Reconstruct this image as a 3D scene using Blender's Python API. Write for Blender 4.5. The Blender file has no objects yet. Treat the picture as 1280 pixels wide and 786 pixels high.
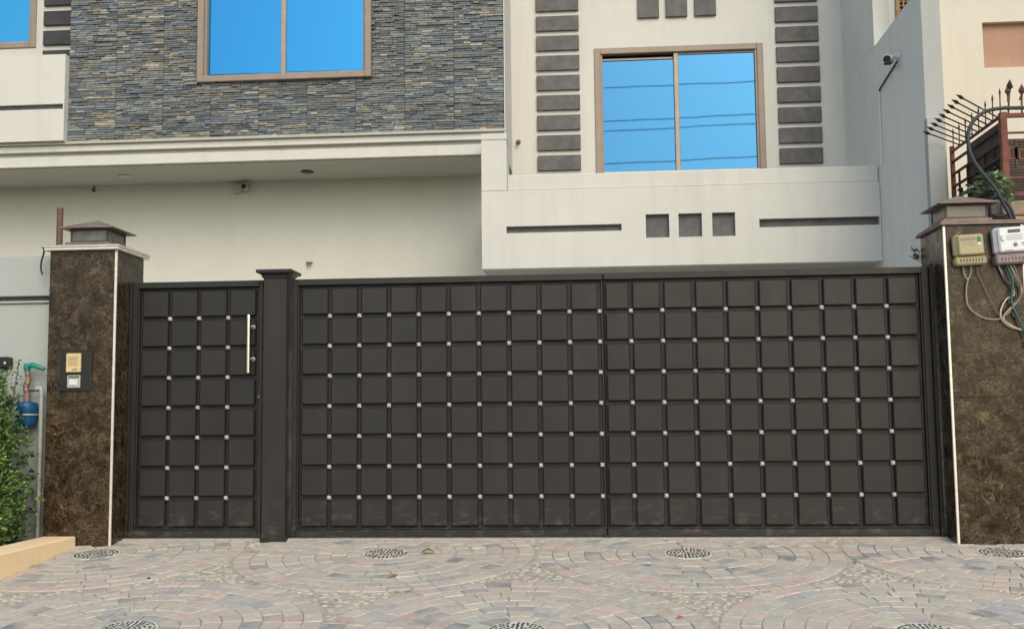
import bpy, math, random
from mathutils import Vector, Matrix, Euler
R = math.radians
rnd = random.Random(7)
sc = bpy.context.scene
col = sc.collection

# ------------------------------------------------------------------ camera
cam_d = bpy.data.cameras.new("camera")
cam = bpy.data.objects.new("camera", cam_d)
col.objects.link(cam)
cam_d.sensor_width = 36.0
cam_d.sensor_fit = 'HORIZONTAL'
cam_d.lens = 36.0 * 1350.0 / 1280.0
cam_d.clip_end = 3000
cr, cu, cf = Vector((0.997126, 0.074999, -0.010705)), Vector((0.017552, -0.091235, 0.995675)), Vector((-0.073698, 0.993001, 0.092289))
CAM = Vector((-0.07203, -9.57359, 0.98568))
cam.matrix_world = Matrix(((cr.x, cu.x, -cf.x, CAM.x), (cr.y, cu.y, -cf.y, CAM.y), (cr.z, cu.z, -cf.z, CAM.z), (0, 0, 0, 1)))
sc.camera = cam

# ------------------------------------------------------------------ sky, sun, exposure
SUN = Vector((0.27, -0.74, 0.64)).normalized()
world = bpy.data.worlds.new("World")
sc.world = world
world.use_nodes = True
wn = world.node_tree
bg = wn.nodes["Background"]
sky = wn.nodes.new("ShaderNodeTexSky")
sky.sky_type = 'NISHITA'
sky.sun_disc = False
sky.sun_elevation = math.asin(SUN.z)
sky.sun_rotation = math.atan2(SUN.x, SUN.y)
sky.air_density = 1.0
sky.dust_density = 3.0
sky.ozone_density = 1.0
wn.links.new(sky.outputs[0], bg.inputs[0])
bg.inputs[1].default_value = 0.15
sun_d = bpy.data.lights.new("sun", 'SUN')
sun_d.energy = 0.55
sun_d.angle = R(45)
sun_d.color = (1.0, 0.89, 0.77)
sun = bpy.data.objects.new("sun", sun_d)
col.objects.link(sun)
sun.rotation_euler = SUN.to_track_quat('Z', 'Y').to_euler()
sc.view_settings.view_transform = 'Standard'
sc.view_settings.look = 'None'
sc.view_settings.gamma = 1.0
sc.view_settings.exposure = 0.52
sc.view_settings.use_white_balance = True
sc.view_settings.white_balance_temperature = 6600
sc.view_settings.white_balance_tint = 3

# ------------------------------------------------------------------ materials
def S(r, g, b):
    f = lambda c: (c / 255 / 12.92) if c / 255 <= .04045 else ((c / 255 + .055) / 1.055) ** 2.4
    return (f(r), f(g), f(b))

class NT:
    def __init__(s, name, rough=.6, metal=0., spec=.5):
        s.m = bpy.data.materials.new(name); s.m.use_nodes = True
        s.t = s.m.node_tree; s.b = s.t.nodes["Principled BSDF"]
        s.b.inputs["Roughness"].default_value = rough
        s.b.inputs["Metallic"].default_value = metal
        s.b.inputs["Specular IOR Level"].default_value = spec
        s.pos = s.t.nodes.new("ShaderNodeNewGeometry").outputs["Position"]
    def n(s, ty, **k):
        o = s.t.nodes.new(ty)
        for a, v in k.items(): setattr(o, a, v)
        return o
    def l(s, a, b): s.t.links.new(a, b)
    def noise(s, scale, detail=4, rough=.55, stretch=None, dist=0., vec=None):
        o = s.n("ShaderNodeTexNoise"); o.inputs["Scale"].default_value = scale
        o.inputs["Detail"].default_value = detail; o.inputs["Roughness"].default_value = rough
        o.inputs["Distortion"].default_value = dist
        v = vec or s.pos
        if stretch:
            mp = s.n("ShaderNodeMapping"); mp.inputs["Scale"].default_value = stretch
            s.l(v, mp.inputs[0]); v = mp.outputs[0]
        s.l(v, o.inputs["Vector"]); return o.outputs["Fac"]
    def ramp(s, fac, stops):
        o = s.n("ShaderNodeValToRGB"); e = o.color_ramp.elements
        while len(e) < len(stops): e.new(.5)
        for i, (p, c) in enumerate(stops):
            e[i].position = p
            e[i].color = (c, c, c, 1) if isinstance(c, (int, float)) else (*c, 1)
        s.l(fac, o.inputs[0]); return o.outputs[0]
    def mix(s, f, a, b, mode='MIX'):
        o = s.n("ShaderNodeMix", data_type='RGBA', blend_type=mode)
        for inp, v in ((o.inputs[0], f), (o.inputs[6], a), (o.inputs[7], b)):
            if isinstance(v, (int, float)): inp.default_value = v
            elif isinstance(v, tuple): inp.default_value = (*v, 1)
            else: s.l(v, inp)
        return o.outputs[2]
    def color(s, c): s.l(c, s.b.inputs["Base Color"]) if not isinstance(c, tuple) else setattr(s.b.inputs["Base Color"], 'default_value', (*c, 1))
    def bump(s, h, strength=.3, dist=.01):
        o = s.n("ShaderNodeBump"); o.inputs["Strength"].default_value = strength
        o.inputs["Distance"].default_value = dist
        s.l(h, o.inputs["Height"]); s.l(o.outputs[0], s.b.inputs["Normal"])

def simple(name, c, rough=.6, metal=0., var=.12, scale=6, bump=.15, bscale=60, spec=.5, streak=0.):
    k = NT(name, rough, metal, spec)
    f = k.noise(scale, 5)
    lo = tuple(v * (1 - var) for v in c); hi = tuple(min(1, v * (1 + var)) for v in c)
    cc = k.ramp(f, [(.3, lo), (.7, hi)])
    if streak:
        g = k.noise(1, 5, .6, stretch=(7, 7, .55))
        g2 = k.ramp(g, [(.48, 0.), (.75, 1.)])
        mm = k.n("ShaderNodeMath", operation='MULTIPLY'); k.l(g2, mm.inputs[0]); mm.inputs[1].default_value = streak
        cc = k.mix(mm.outputs[0], cc, tuple(v * .55 for v in c))
    k.color(cc)
    if bump: k.bump(k.noise(bscale, 4), bump, .004)
    return k.m

def plaster(name, c, streak=.22, crack=0.):
    k = NT(name, .85, 0, .3)
    a = k.noise(1.3, 6, .6); b = k.noise(14, 4)
    cc = k.mix(a, tuple(v * .90 for v in c), tuple(min(1, v * 1.06) for v in c))
    cc = k.mix(k.ramp(b, [(.35, 0.), (.8, .18)]), cc, tuple(v * .8 for v in c))
    g = k.ramp(k.noise(1, 5, .6, stretch=(4.5, 4.5, .35)), [(.5, 0.), (.85, streak)])
    cc = k.mix(g, cc, tuple(v * u for v, u in zip(c, (.62, .6, .56))))
    spots = k.ramp(k.noise(38, 2, .4), [(.74, 0.), (.79, .35)])
    cc = k.mix(spots, cc, (.2, .18, .15))
    if crack:
        v = k.n("ShaderNodeTexVoronoi", feature='DISTANCE_TO_EDGE'); v.inputs["Scale"].default_value = .55
        w = k.n("ShaderNodeVectorMath", operation='ADD')
        nn = k.n("ShaderNodeTexNoise"); nn.inputs["Scale"].default_value = 2.5; nn.inputs["Detail"].default_value = 6
        k.l(k.pos, nn.inputs["Vector"]); k.l(nn.outputs["Color"], w.inputs[0]); k.l(k.pos, w.inputs[1]); k.l(w.outputs[0], v.inputs["Vector"])
        cc = k.mix(k.ramp(v.outputs["Distance"], [(0., crack), (.006, 0.)]), cc, (.15, .13, .11))
    k.color(cc)
    k.bump(k.noise(45, 6, .6), .25, .004)
    return k.m

def marble(name):
    k = NT(name, .25, 0, .28)
    w = k.n("ShaderNodeVectorMath", operation='ADD')
    nn = k.n("ShaderNodeTexNoise"); nn.inputs["Scale"].default_value = 4.5; nn.inputs["Detail"].default_value = 6
    k.l(k.pos, nn.inputs["Vector"])
    sc_ = k.n("ShaderNodeVectorMath", operation='SCALE'); sc_.inputs[3].default_value = .45
    k.l(nn.outputs["Color"], sc_.inputs[0]); k.l(sc_.outputs[0], w.inputs[0]); k.l(k.pos, w.inputs[1])
    cc = k.ramp(k.noise(9, 10, .72, vec=w.outputs[0]), [(.30, (.005, .0035, .002)), (.5, (.016, .0108, .006)), (.74, (.040, .026, .014))])
    for s_, hw, am, ms in ((3.2, .005, .7, 3.), (8, .008, .6, 5.), (17, .013, .55, 7.), (36, .022, .5, 9.), (60, .03, .35, 12.)):
        v = k.noise(s_, 3, .5, vec=w.outputs[0])
        e = k.ramp(v, [(.5 - hw * 2.2, 0.), (.5, 1.), (.5 + hw * 2.2, 0.)])
        msk = k.ramp(k.noise(ms, 3), [(.42, 0.), (.62, am)])
        cc = k.mix(k.mix(1., e, msk, 'MULTIPLY'), cc, (.21, .15, .09))
    k.color(cc)
    k.l(k.ramp(k.noise(9, 4), [(.3, .16), (.7, .36)]), k.b.inputs["Roughness"])
    return k.m

def gate_paint(name, c):
    k = NT(name, .40, .0, .38)
    f = k.noise(2.2, 5, .6)
    cc = k.mix(f, tuple(v * .82 for v in c), tuple(v * 1.2 for v in c))
    oi = k.n("ShaderNodeObjectInfo")
    cc = k.mix(k.ramp(oi.outputs["Random"], [(0., 0.), (1., .4)]), cc, tuple(v * u for v, u in zip(c, (1.25, 1.12, 1.0))))
    dust = k.ramp(k.noise(1, 6, .7, stretch=(3, 3, 1.2)), [(.5, 0.), (.85, .10)])
    cc = k.mix(dust, cc, (.14, .115, .09))
    sep = k.n('ShaderNodeSeparateXYZ'); k.l(k.pos, sep.inputs[0])
    low = k.ramp(sep.outputs['Z'], [(0., 1.), (.30, .0)])
    scf = k.ramp(k.noise(7, 8, .78, stretch=(1, 1, 2.2)), [(.52, 0.), (.72, .6)])
    cc = k.mix(k.mix(1., low, scf, 'MULTIPLY'), cc, (.16, .14, .12))
    rust = k.ramp(k.noise(11, 8, .7), [(.66, 0.), (.78, .4)])
    cc = k.mix(rust, cc, (.10, .05, .028))
    k.color(cc)
    k.l(k.ramp(k.noise(6, 5), [(.3, .36), (.7, .58)]), k.b.inputs["Roughness"])
    k.bump(k.noise(5, 3), .12, .01)
    return k.m

def varied(name, attr, rough=.85, bscale=50, dirt=(.36, .32, .27), bump=.5, dirtamt=.45):
    """stones / pavers: colour per piece, from the object's own colour or from a face attribute"""
    k = NT(name, rough, 0, .25)
    if attr: c = k.n("ShaderNodeAttribute", attribute_name=attr).outputs["Color"]
    else: c = k.n("ShaderNodeObjectInfo").outputs["Color"]
    f = k.ramp(k.noise(bscale * .35, 6, .65), [(.3, .72), (.7, 1.22)])
    cc = k.mix(1., c, f, 'MULTIPLY')
    d = k.ramp(k.noise(5.5, 6, .65), [(.35, 0.), (.75, dirtamt)])
    cc = k.mix(d, cc, dirt)
    k.color(cc)
    k.bump(k.noise(bscale, 6, .6), bump, .006)
    return k.m

M = {}
M['white'] = plaster("white_plaster", S(206, 205, 199), .34)
M['white_side'] = plaster("grey_white_plaster", S(222, 222, 214), .3, .06)
M['beige'] = plaster("beige_plaster", S(204, 203, 193), .12)
M['cream'] = plaster("cream_plaster", S(208, 202, 188), .25, .05)
M['endgrey'] = plaster("shaded_grey_plaster", S(172, 174, 172), .35)  # darker grey: shade of the wall's end face put into the colour
M['wallgrey'] = plaster("grey_green_plaster", S(168, 174, 170), .3)
M['grey_pad'] = simple("grey_paint_pad", (.12, .115, .115), .8, var=.22, scale=8, streak=.3)
M['dark_pad'] = simple("dark_grey_pad", (.05, .05, .056), .8, var=.22, scale=8)
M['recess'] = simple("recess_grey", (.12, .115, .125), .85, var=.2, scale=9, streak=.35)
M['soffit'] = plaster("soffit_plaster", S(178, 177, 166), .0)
M['marble'] = marble("brown_marble")
M['gate'] = gate_paint("gate_paint", (.0165, .0154, .0147))
M['gate_dark'] = gate_paint("gate_groove_paint", (.013, .012, .011))
M['steel'] = simple("polished_steel", (.66, .60, .53), .22, 1., var=.05, bump=0)
M['chrome'] = simple("chrome_stud", (.72, .71, .69), .42, .6, var=.05, bump=0)
M['trim'] = simple("aluminium_trim", (.78, .72, .64), .38, .55, var=.12, scale=20)
M['frame'] = simple("taupe_window_frame", (.29, .225, .18), .5, 0., var=.1, bump=.05, streak=.15)
M['sash'] = simple("taupe_sash", (.34, .28, .23), .45, .2, var=.1, bump=.05)
M['black'] = simple("black_plastic", (.012, .012, .013), .4, bump=.05)
M['rubber'] = simple("grey_hose", (.03, .034, .042), .6, bump=.2)
M['capmetal'] = simple("lantern_metal", (.20, .155, .13), .6, .2, var=.25, scale=12, bump=.2)
M['capframe'] = simple("lantern_frame", (.07, .05, .04), .6, .2, var=.25, scale=12)
M['lampglass'] = simple("dusty_lantern_glass", (.13, .13, .105), .25, 0, var=.35, scale=9, streak=.3)
M['rust'] = simple("rust_red_paint", (.145, .045, .03), .65, .1, var=.35, scale=14, bump=.3)
M['rustdark'] = simple("dark_rusty_iron", (.045, .026, .02), .7, .2, var=.4, scale=20, bump=.3)
M['sheet'] = simple("brown_sheet", (.075, .058, .048), .8, 0, var=.3, scale=5, streak=.3)
M['salmon'] = simple("salmon_board", (.40, .235, .16), .75, var=.12, scale=3, streak=.2)
M['wood'] = simple("tan_wood", (.32, .2, .09), .6, var=.25, scale=18)
M['kerb'] = plaster("kerb_plaster", S(250, 220, 176), .3)
M['pipe'] = simple("grey_pipe", (.36, .39, .38), .5, var=.1)
M['pole'] = simple("brown_pipe", (.13, .07, .055), .65, .2, var=.3, scale=20)
M['blue'] = simple("blue_meter_paint", (.008, .075, .2), .35, var=.2, scale=20)
M['teal'] = simple("teal_tap", (.02, .22, .17), .4, var=.2, scale=30)
M['brass'] = simple("tarnished_brass", (.26, .17, .11), .5, .5, var=.4, scale=60)
M['mbeige'] = simple("beige_meter_case", (.30, .265, .145), .45, var=.12, scale=25)
M['mbeige2'] = simple("beige_meter_face", (.36, .315, .17), .35, var=.06, scale=25)
M['mgrey'] = simple("pale_meter_case", (.52, .53, .56), .3, var=.08, scale=25)
M['mgrey2'] = simple("meter_face", (.66, .68, .70), .3, var=.04, scale=25)
M['mbase'] = simple("meter_terminal_cover", (.24, .19, .18), .5, var=.15, scale=25)
M['lcd'] = simple("lcd_glass", (.045, .05, .048), .2, var=.1)
M['print'] = simple("print_ink", (.16, .17, .19), .6, var=.1)
M['green'] = simple("green_label", (.01, .17, .09), .5, var=.1)
M['ivory'] = simple("ivory_plastic", (.62, .47, .25), .4, var=.06, scale=20)
M['silver'] = simple("silver_plastic", (.45, .44, .42), .35, .3, var=.1, scale=30)
M['mortar'] = simple("paving_mortar", (.40, .36, .30), .95, var=.25, scale=25, bump=.5)
M['concrete'] = simple("sill_concrete", (.34, .32, .29), .9, var=.2, scale=12, bump=.4)
M['bouncefloor'] = simple("pale_bounce_floor", (.62, .60, .56), .4, var=.08, scale=4, bump=.05)
M['asphalt'] = simple("asphalt", (.055, .053, .05), .9, var=.2, scale=12, bump=.5)
M['earth'] = simple("dusty_earth", (.20, .165, .12), .95, var=.25, scale=2, bump=.5)
M['soil'] = simple("dark_soil", (.035, .026, .018), .95, var=.3, scale=20, bump=.6)
M['disc'] = simple("pale_disc_mortar", (.60, .57, .50), .9, var=.18, scale=30, bump=.4)
M['pebble'] = simple("dark_disc_stone", (.03, .03, .03), .6, var=.4, scale=40, bump=.3)
M['litter_leaf'] = simple("dry_leaf", (.42, .21, .07), .7, var=.3, scale=60)
M['litter_leaf2'] = simple("yellow_green_leaf", (.30, .27, .07), .7, var=.3, scale=60)
M['redscrap'] = simple("red_plastic", (.7, .06, .06), .5, var=.1)
M['paper'] = simple("white_paper", (.75, .73, .7), .8, var=.1)
M['dark'] = simple("dark_interior", (.015, .015, .017), .9)
for nm_, c_ in dict(wire_green=(.02, .10, .08), wire_cream=(.50, .42, .28), wire_white=(.55, .53, .48), wire_brown=(.22, .15, .10), wire_dark=(.05, .06, .055), wire_dust=(.30, .25, .19)).items():
    M[nm_] = simple(nm_, c_, .5, var=.15, scale=30)
M['stone'] = varied("ledge_stone", None, .85, 70, (.16, .15, .14), .6, .3)
M['stone_s'] = varied("ledge_stone_joined", "tint", .85, 70, (.16, .15, .14), .6, .3)
M['grout'] = simple("dark_stone_bed", (.08, .08, .082), .95, var=.2, scale=20)
M['paver'] = varied("paver", None, .85, 60, (.49, .445, .38), .45, 1.)
M['paver_s'] = varied("paver_joined", "tint", .85, 60, (.49, .445, .38), .45, 1.)
M['ashlar'] = varied("tan_wall_stone", None, .85, 30, (.3, .22, .15), .8, .4)

def glass_mat(name, tint):
    k = NT(name, .02, 1., .5)
    k.color(tint)
    n_ = k.noise(1.6, 2, .4)
    k.bump(n_, .02, .02)
    return k.m
M['glass'] = glass_mat("blue_mirror_glass", (.052, .275, .52))
M['glass2'] = glass_mat("blue_mirror_glass_pale", (.055, .18, .335))
M['glass3'] = glass_mat("blue_mirror_glass_deep", (.085, .40, .64))

def leaf_mat(name, c1, c2, c3):
    k = NT(name, .55, 0, .35)
    at = k.n("ShaderNodeAttribute", attribute_name="tint").outputs["Fac"]
    k.color(k.ramp(at, [(0., c1), (.55, c2), (1., c3)]))
    k.b.inputs["Subsurface Weight"].default_value = 0
    return k.m
M['leaf'] = leaf_mat("bush_leaf", (.025, .055, .014), (.085, .155, .035), (.24, .33, .10))
M['leaf2'] = leaf_mat("succulent_leaf", (.07, .13, .075), (.19, .29, .17), (.40, .50, .33))
M['bark'] = simple("bark", (.08, .05, .03), .9, var=.3, scale=30)

# ------------------------------------------------------------------ mesh builder
class MB:
    def __init__(s): s.v = []; s.f = []; s.t = []; s.sm = []
    def add(s, vs, fs, tint=None, smooth=False):
        o = len(s.v); s.v += [tuple(v) for v in vs]
        for f in fs: s.f.append([i + o for i in f]); s.t.append(tint); s.sm.append(smooth)
        return s
    def box(s, x0, x1, y0, y1, z0, z1, b=0., tint=None, mat=None):
        c = ((x0 + x1) / 2, (y0 + y1) / 2, (z0 + z1) / 2); h = ((x1 - x0) / 2, (y1 - y0) / 2, (z1 - z0) / 2)
        b = min(b, min(h) * .9)
        vs = []; fs = []
        if b <= 0:
            for sx in (-1, 1):
                for sy in (-1, 1):
                    for sz in (-1, 1): vs.append(Vector((sx * h[0], sy * h[1], sz * h[2])))
            fs = [(0, 1, 3, 2), (4, 6, 7, 5), (0, 4, 5, 1), (2, 3, 7, 6), (0, 2, 6, 4), (1, 5, 7, 3)]
        else:
            idx = {}
            for sx in (-1, 1):
                for sy in (-1, 1):
                    for sz in (-1, 1):
                        for a in range(3):
                            q = [h[i] - (0 if i == a else b) for i in range(3)]
                            idx[(sx, sy, sz, a)] = len(vs)
                            vs.append(Vector((sx * q[0], sy * q[1], sz * q[2])))
            sg = (-1, 1)
            for a in range(3):
                o1, o2 = [i for i in range(3) if i != a]
                for s_ in sg:
                    loop = []
                    for p, q in ((-1, -1), (1, -1), (1, 1), (-1, 1)):
                        k = [0, 0, 0]; k[a] = s_; k[o1] = p; k[o2] = q
                        loop.append(idx[(*k, a)])
                    fs.append(loop)
                for p in sg:
                    for q in sg:
                        k0 = [0, 0, 0]; k0[a] = -1; k0[o1] = p; k0[o2] = q
                        k1 = list(k0); k1[a] = 1
                        fs.append([idx[(*k0, o1)], idx[(*k1, o1)], idx[(*k1, o2)], idx[(*k0, o2)]])
            for k in [(x, y, z) for x in sg for y in sg for z in sg]: fs.append([idx[(*k, 0)], idx[(*k, 1)], idx[(*k, 2)]])
            ff = []
            for f in fs:
                cc = sum((vs[i] for i in f), Vector()) / len(f)
                n = (vs[f[1]] - vs[f[0]]).cross(vs[f[2]] - vs[f[1]])
                ff.append(f if n.dot(cc) > 0 else f[::-1])
            fs = ff
        if b <= 0:
            ff = []
            for f in fs:
                cc = sum((vs[i] for i in f), Vector()) / 4
                n = (vs[f[1]] - vs[f[0]]).cross(vs[f[2]] - vs[f[1]])
                ff.append(f if n.dot(cc) > 0 else f[::-1])
            fs = ff
        mt = mat or Matrix()
        cv = Vector(c)
        return s.add([mt @ (v + cv) for v in vs], fs, tint)
    def hull(s, poly0, poly1, tint=None, smooth=False):
        """two matching rings -> closed solid"""
        n = len(poly0); vs = list(poly0) + list(poly1)
        fs = [list(range(n))[::-1], list(range(n, 2 * n))] + [[i, (i + 1) % n, n + (i + 1) % n, n + i] for i in range(n)]
        c = sum((Vector(v) for v in vs), Vector()) / len(vs); ff = []
        for f in fs:
            p = [Vector(vs[i]) for i in f]; nn = Vector()
            for i in range(len(p)): nn += (p[i] - c).cross(p[(i + 1) % len(p)] - c)
            cc = sum(p, Vector()) / len(p)
            ff.append(f if nn.dot(cc - c) > 0 else f[::-1])
        return s.add(vs, ff, tint, smooth)
    def prism_x(s, poly, x0, x1, tint=None): return s.hull([(x0, y, z) for y, z in poly], [(x1, y, z) for y, z in poly], tint)
    def tube(s, pts, r, n=8, smooth=True, cap=True, tint=None):
        pts = [Vector(p) for p in pts]; rs = r if isinstance(r, (list, tuple)) else [r] * len(pts)
        rings = []; up = None
        for i, p in enumerate(pts):
            d = (pts[min(i + 1, len(pts) - 1)] - pts[max(i - 1, 0)]).normalized()
            if up is None: up = Vector((0, 0, 1)) if abs(d.z) < .9 else Vector((1, 0, 0))
            a = d.cross(up).normalized(); bb = d.cross(a).normalized(); up = -bb if False else a.cross(d).normalized()
            rings.append([p + (a * math.cos(2 * math.pi * k / n) + up * math.sin(2 * math.pi * k / n)) * rs[i] for k in range(n)])
        vs = [v for rg in rings for v in rg]; fs = []
        for i in range(len(pts) - 1):
            for k in range(n): fs.append([i * n + k, i * n + (k + 1) % n, (i + 1) * n + (k + 1) % n, (i + 1) * n + k])
        s.add(vs, fs, tint, smooth)
        if cap: s.add(rings[0], [list(range(n))[::-1]], tint); s.add(rings[-1], [list(range(n))], tint)
        return s
    def lathe(s, c, prof, n=20, axis='Z', smooth=True):
        c = Vector(c); vs = []; fs = []
        for r, h in prof:
            for k in range(n):
                a = 2 * math.pi * k / n; u, w = r * math.cos(a), r * math.sin(a)
                vs.append(c + (Vector((u, w, h)) if axis == 'Z' else Vector((u, h, w)) if axis == 'Y' else Vector((h, u, w))))
        for i in range(len(prof) - 1):
            for k in range(n): fs.append([i * n + k, i * n + (k + 1) % n, (i + 1) * n + (k + 1) % n, (i + 1) * n + k])
        s.add(vs, fs, None, smooth)
        m_ = len(prof) - 1
        s.add(vs[:n], [list(range(n))[::-1]]); s.add(vs[m_ * n:], [list(range(n))])
        return s
    def mesh(s, name, mat):
        me = bpy.data.meshes.new(name)
        me.from_pydata(s.v, [], s.f)
        me.materials.append(mat)
        if any(s.sm): me.polygons.foreach_set("use_smooth", s.sm)
        if any(t is not None for t in s.t):
            at = me.color_attributes.new("tint", 'FLOAT_COLOR', 'CORNER'); dat = []
            for f, t in zip(s.f, s.t):
                t = t if t is not None else (0, 0, 0)
                if isinstance(t, (int, float)): t = (t, t, t)
                dat += [t[0], t[1], t[2], 1.] * len(f)
            at.data.foreach_set("color", dat)
        me.update()
        return me
    def obj(s, name, mat, parent=None): return link(name, s.mesh(name, mat), parent)

def link(name, me, parent=None):
    o = bpy.data.objects.new(name, me); col.objects.link(o)
    if parent: o.parent = parent
    return o
def tag(o, label=None, cat=None, group=None, kind=None):
    for k, v in (('label', label), ('category', cat), ('group', group), ('kind', kind)):
        if v: o[k] = v
    return o
def thing(name, label, cat, loc=(0, 0, 0), group=None):
    o = bpy.data.objects.new(name, None); col.objects.link(o); o.location = loc; o.empty_display_size = .1
    return tag(o, label, cat, group)
def spline(pts, sub=5):
    P = [Vector(p) for p in pts]; P = [P[0]] + P + [P[-1]]; out = []
    for i in range(1, len(P) - 2):
        for j in range(sub):
            t = j / sub; a, b, c, d = P[i - 1], P[i], P[i + 1], P[i + 2]
            out.append(.5 * ((2 * b) + (c - a) * t + (2 * a - 5 * b + 4 * c - d) * t * t + (3 * b - 3 * c + d - a) * t ** 3))
    return out + [P[-2]]

def holed_wall(mb, x0, x1, z0, z1, y, th, holes, reveal=None):
    """wall facing -Y with rectangular openings (x0,x1,z0,z1); front, back and reveals"""
    xs = sorted({x0, x1} | {v for h in holes for v in h[:2] if x0 < v < x1}); zs = sorted({z0, z1} | {v for h in holes for v in h[2:] if z0 < v < z1})
    inside = lambda cx, cz: any(h[0] < cx < h[1] and h[2] < cz < h[3] for h in holes)
    for i in range(len(xs) - 1):
        for j in range(len(zs) - 1):
            a, b, c, d = xs[i], xs[i + 1], zs[j], zs[j + 1]
            if inside((a + b) / 2, (c + d) / 2): continue
            mb.add([(a, y, c), (b, y, c), (b, y, d), (a, y, d)], [(0, 1, 2, 3)])
            mb.add([(a, y + th, c), (b, y + th, c), (b, y + th, d), (a, y + th, d)], [(3, 2, 1, 0)])
    for a, b, c, d in holes:
        a, b, c, d = max(a, x0), min(b, x1), max(c, z0), min(d, z1); r = y + (reveal or th)
        mb.add([(a, y, c), (a, y, d), (a, r, d), (a, r, c)], [(0, 1, 2, 3)])
        mb.add([(b, y, c), (b, y, d), (b, r, d), (b, r, c)], [(3, 2, 1, 0)])
        mb.add([(a, y, c), (b, y, c), (b, r, c), (a, r, c)], [(3, 2, 1, 0)])
        mb.add([(a, y, d), (b, y, d), (b, r, d), (a, r, d)], [(0, 1, 2, 3)])
    mb.add([(x0, y, z0), (x0, y + th, z0), (x0, y + th, z1), (x0, y, z1)], [(0, 1, 2, 3)][::1])
    mb.add([(x1, y, z0), (x1, y + th, z0), (x1, y + th, z1), (x1, y, z1)], [(3, 2, 1, 0)])
    mb.add([(x0, y, z0), (x1, y, z0), (x1, y + th, z0), (x0, y + th, z0)], [(3, 2, 1, 0)])
    mb.add([(x0, y, z1), (x1, y, z1), (x1, y + th, z1), (x0, y + th, z1)], [(0, 1, 2, 3)])
    return mb

GZ = -.088; SL = .09; TILT = math.atan(SL)

# ================================================================== SETTING: ground
o = MB().box(-60, 60, -60, 60, -1.2, -.72).obj("ground", M['earth']); tag(o, kind='structure')
o = MB().box(-60, 60, -14, -6.2, -.70, -.64).obj("road", M['asphalt']); tag(o, kind='structure')
o = MB().box(-9.2, 3.37, .12, 6, -.6, -.10).obj("porch_floor", M['bouncefloor']); tag(o, kind='structure')  # unseen floor, made pale to bounce light onto the lower wall

drive = MB()
drive.hull([(-8, -6.2, GZ - 6.2 * SL - .0075), (7, -6.2, GZ - 6.2 * SL - .0075), (7, .02, GZ - .0057), (-8, .02, GZ - .0057)],
           [(-8, -6.2, -.75), (7, -6.2, -.75), (7, .02, -.75), (-8, .02, -.75)])
driveway = drive.obj("driveway", M['mortar']); tag(driveway, kind='structure')
o = MB().box(-4.298, 2.898, -.075, .12, -.4, GZ + .006, .006).obj("gate_sill", M['concrete'], driveway)

def on_slope(x, y, h=0.): return Vector((x, y, GZ + SL * y + h))
TM = Matrix.Rotation(TILT, 4, 'X')
A = 2.47; RD = .195; RW = (1.225 - RD) / 8
centres = []
for j, (yy, off, cnt) in enumerate(((-.62, -4.27, (-1, 5)), (-2.79, -3.04, (-2, 5)), (-4.93, -4.27, (-1, 5)))):
    for i in range(*cnt): centres.append((off + i * A, yy))
PAL = [(.48, .43, .36), (.46, .41, .345), (.50, .45, .38), (.44, .405, .345), (.47, .435, .375), (.43, .395, .345)]
PINK = [(.53, .40, .345), (.49, .365, .315), (.53, .42, .37)]
GREY = [(.34, .34, .335), (.30, .30, .30), (.39, .385, .37), (.22, .225, .23)]
from mathutils import noise as mnoise
def pcol(x, y, ring):
    g = mnoise.noise(Vector((x * .8, y * 1.1, 3.3)))
    pp = .26 if ring >= 6 else .07
    if ring == 7: pp = .33
    r = rnd.random()
    if r < pp: c = rnd.choice(PINK)
    elif r < pp + .13 + max(0, g) * .7: c = rnd.choice(GREY)
    else: c = rnd.choice(PAL)
    k = rnd.uniform(.92, 1.12)
    return tuple(v * k for v in c)
def wedge(mb, r0, r1, da, h, mt, tint=None):
    """paver: ring segment with a chamfered top, centred at mid radius"""
    rm = (r0 + r1) / 2; g = .0028; n = 3; rings = []
    for (zz, ins) in ((-.03, 0), (h - .004, 0), (h, .004)):
        q = []
        for k in range(n + 1):
            a = -da / 2 + da * k / n
            a = a + ((g + ins) / r1 if k == 0 else -(g + ins) / r1 if k == n else 0)
            q.append(Vector(((r1 - g - ins) * math.sin(a), (r1 - g - ins) * math.cos(a) - rm, zz)))
        for k in range(n, -1, -1):
            a = -da / 2 + da * k / n
            a = a + ((g + ins) / r0 if k == 0 else -(g + ins) / r0 if k == n else 0)
            q.append(Vector(((r0 + g + ins) * math.sin(a), (r0 + g + ins) * math.cos(a) - rm, zz)))
        rings.append([mt @ v for v in q])
    m = len(rings[0])
    vs = rings[0] + rings[1] + rings[2]; fs = []
    for L in (0, 1):
        for i in range(m): fs.append([L * m + i, L * m + (i + 1) % m, (L + 1) * m + (i + 1) % m, (L + 1) * m + i][::-1])
    h_ = m // 2
    for i in range(h_ - 1): fs.append([2 * m + i, 2 * m + i + 1, 2 * m + m - 2 - i, 2 * m + m - 1 - i][::-1])
    mb.add(vs, fs, tint)
pavers = []
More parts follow.
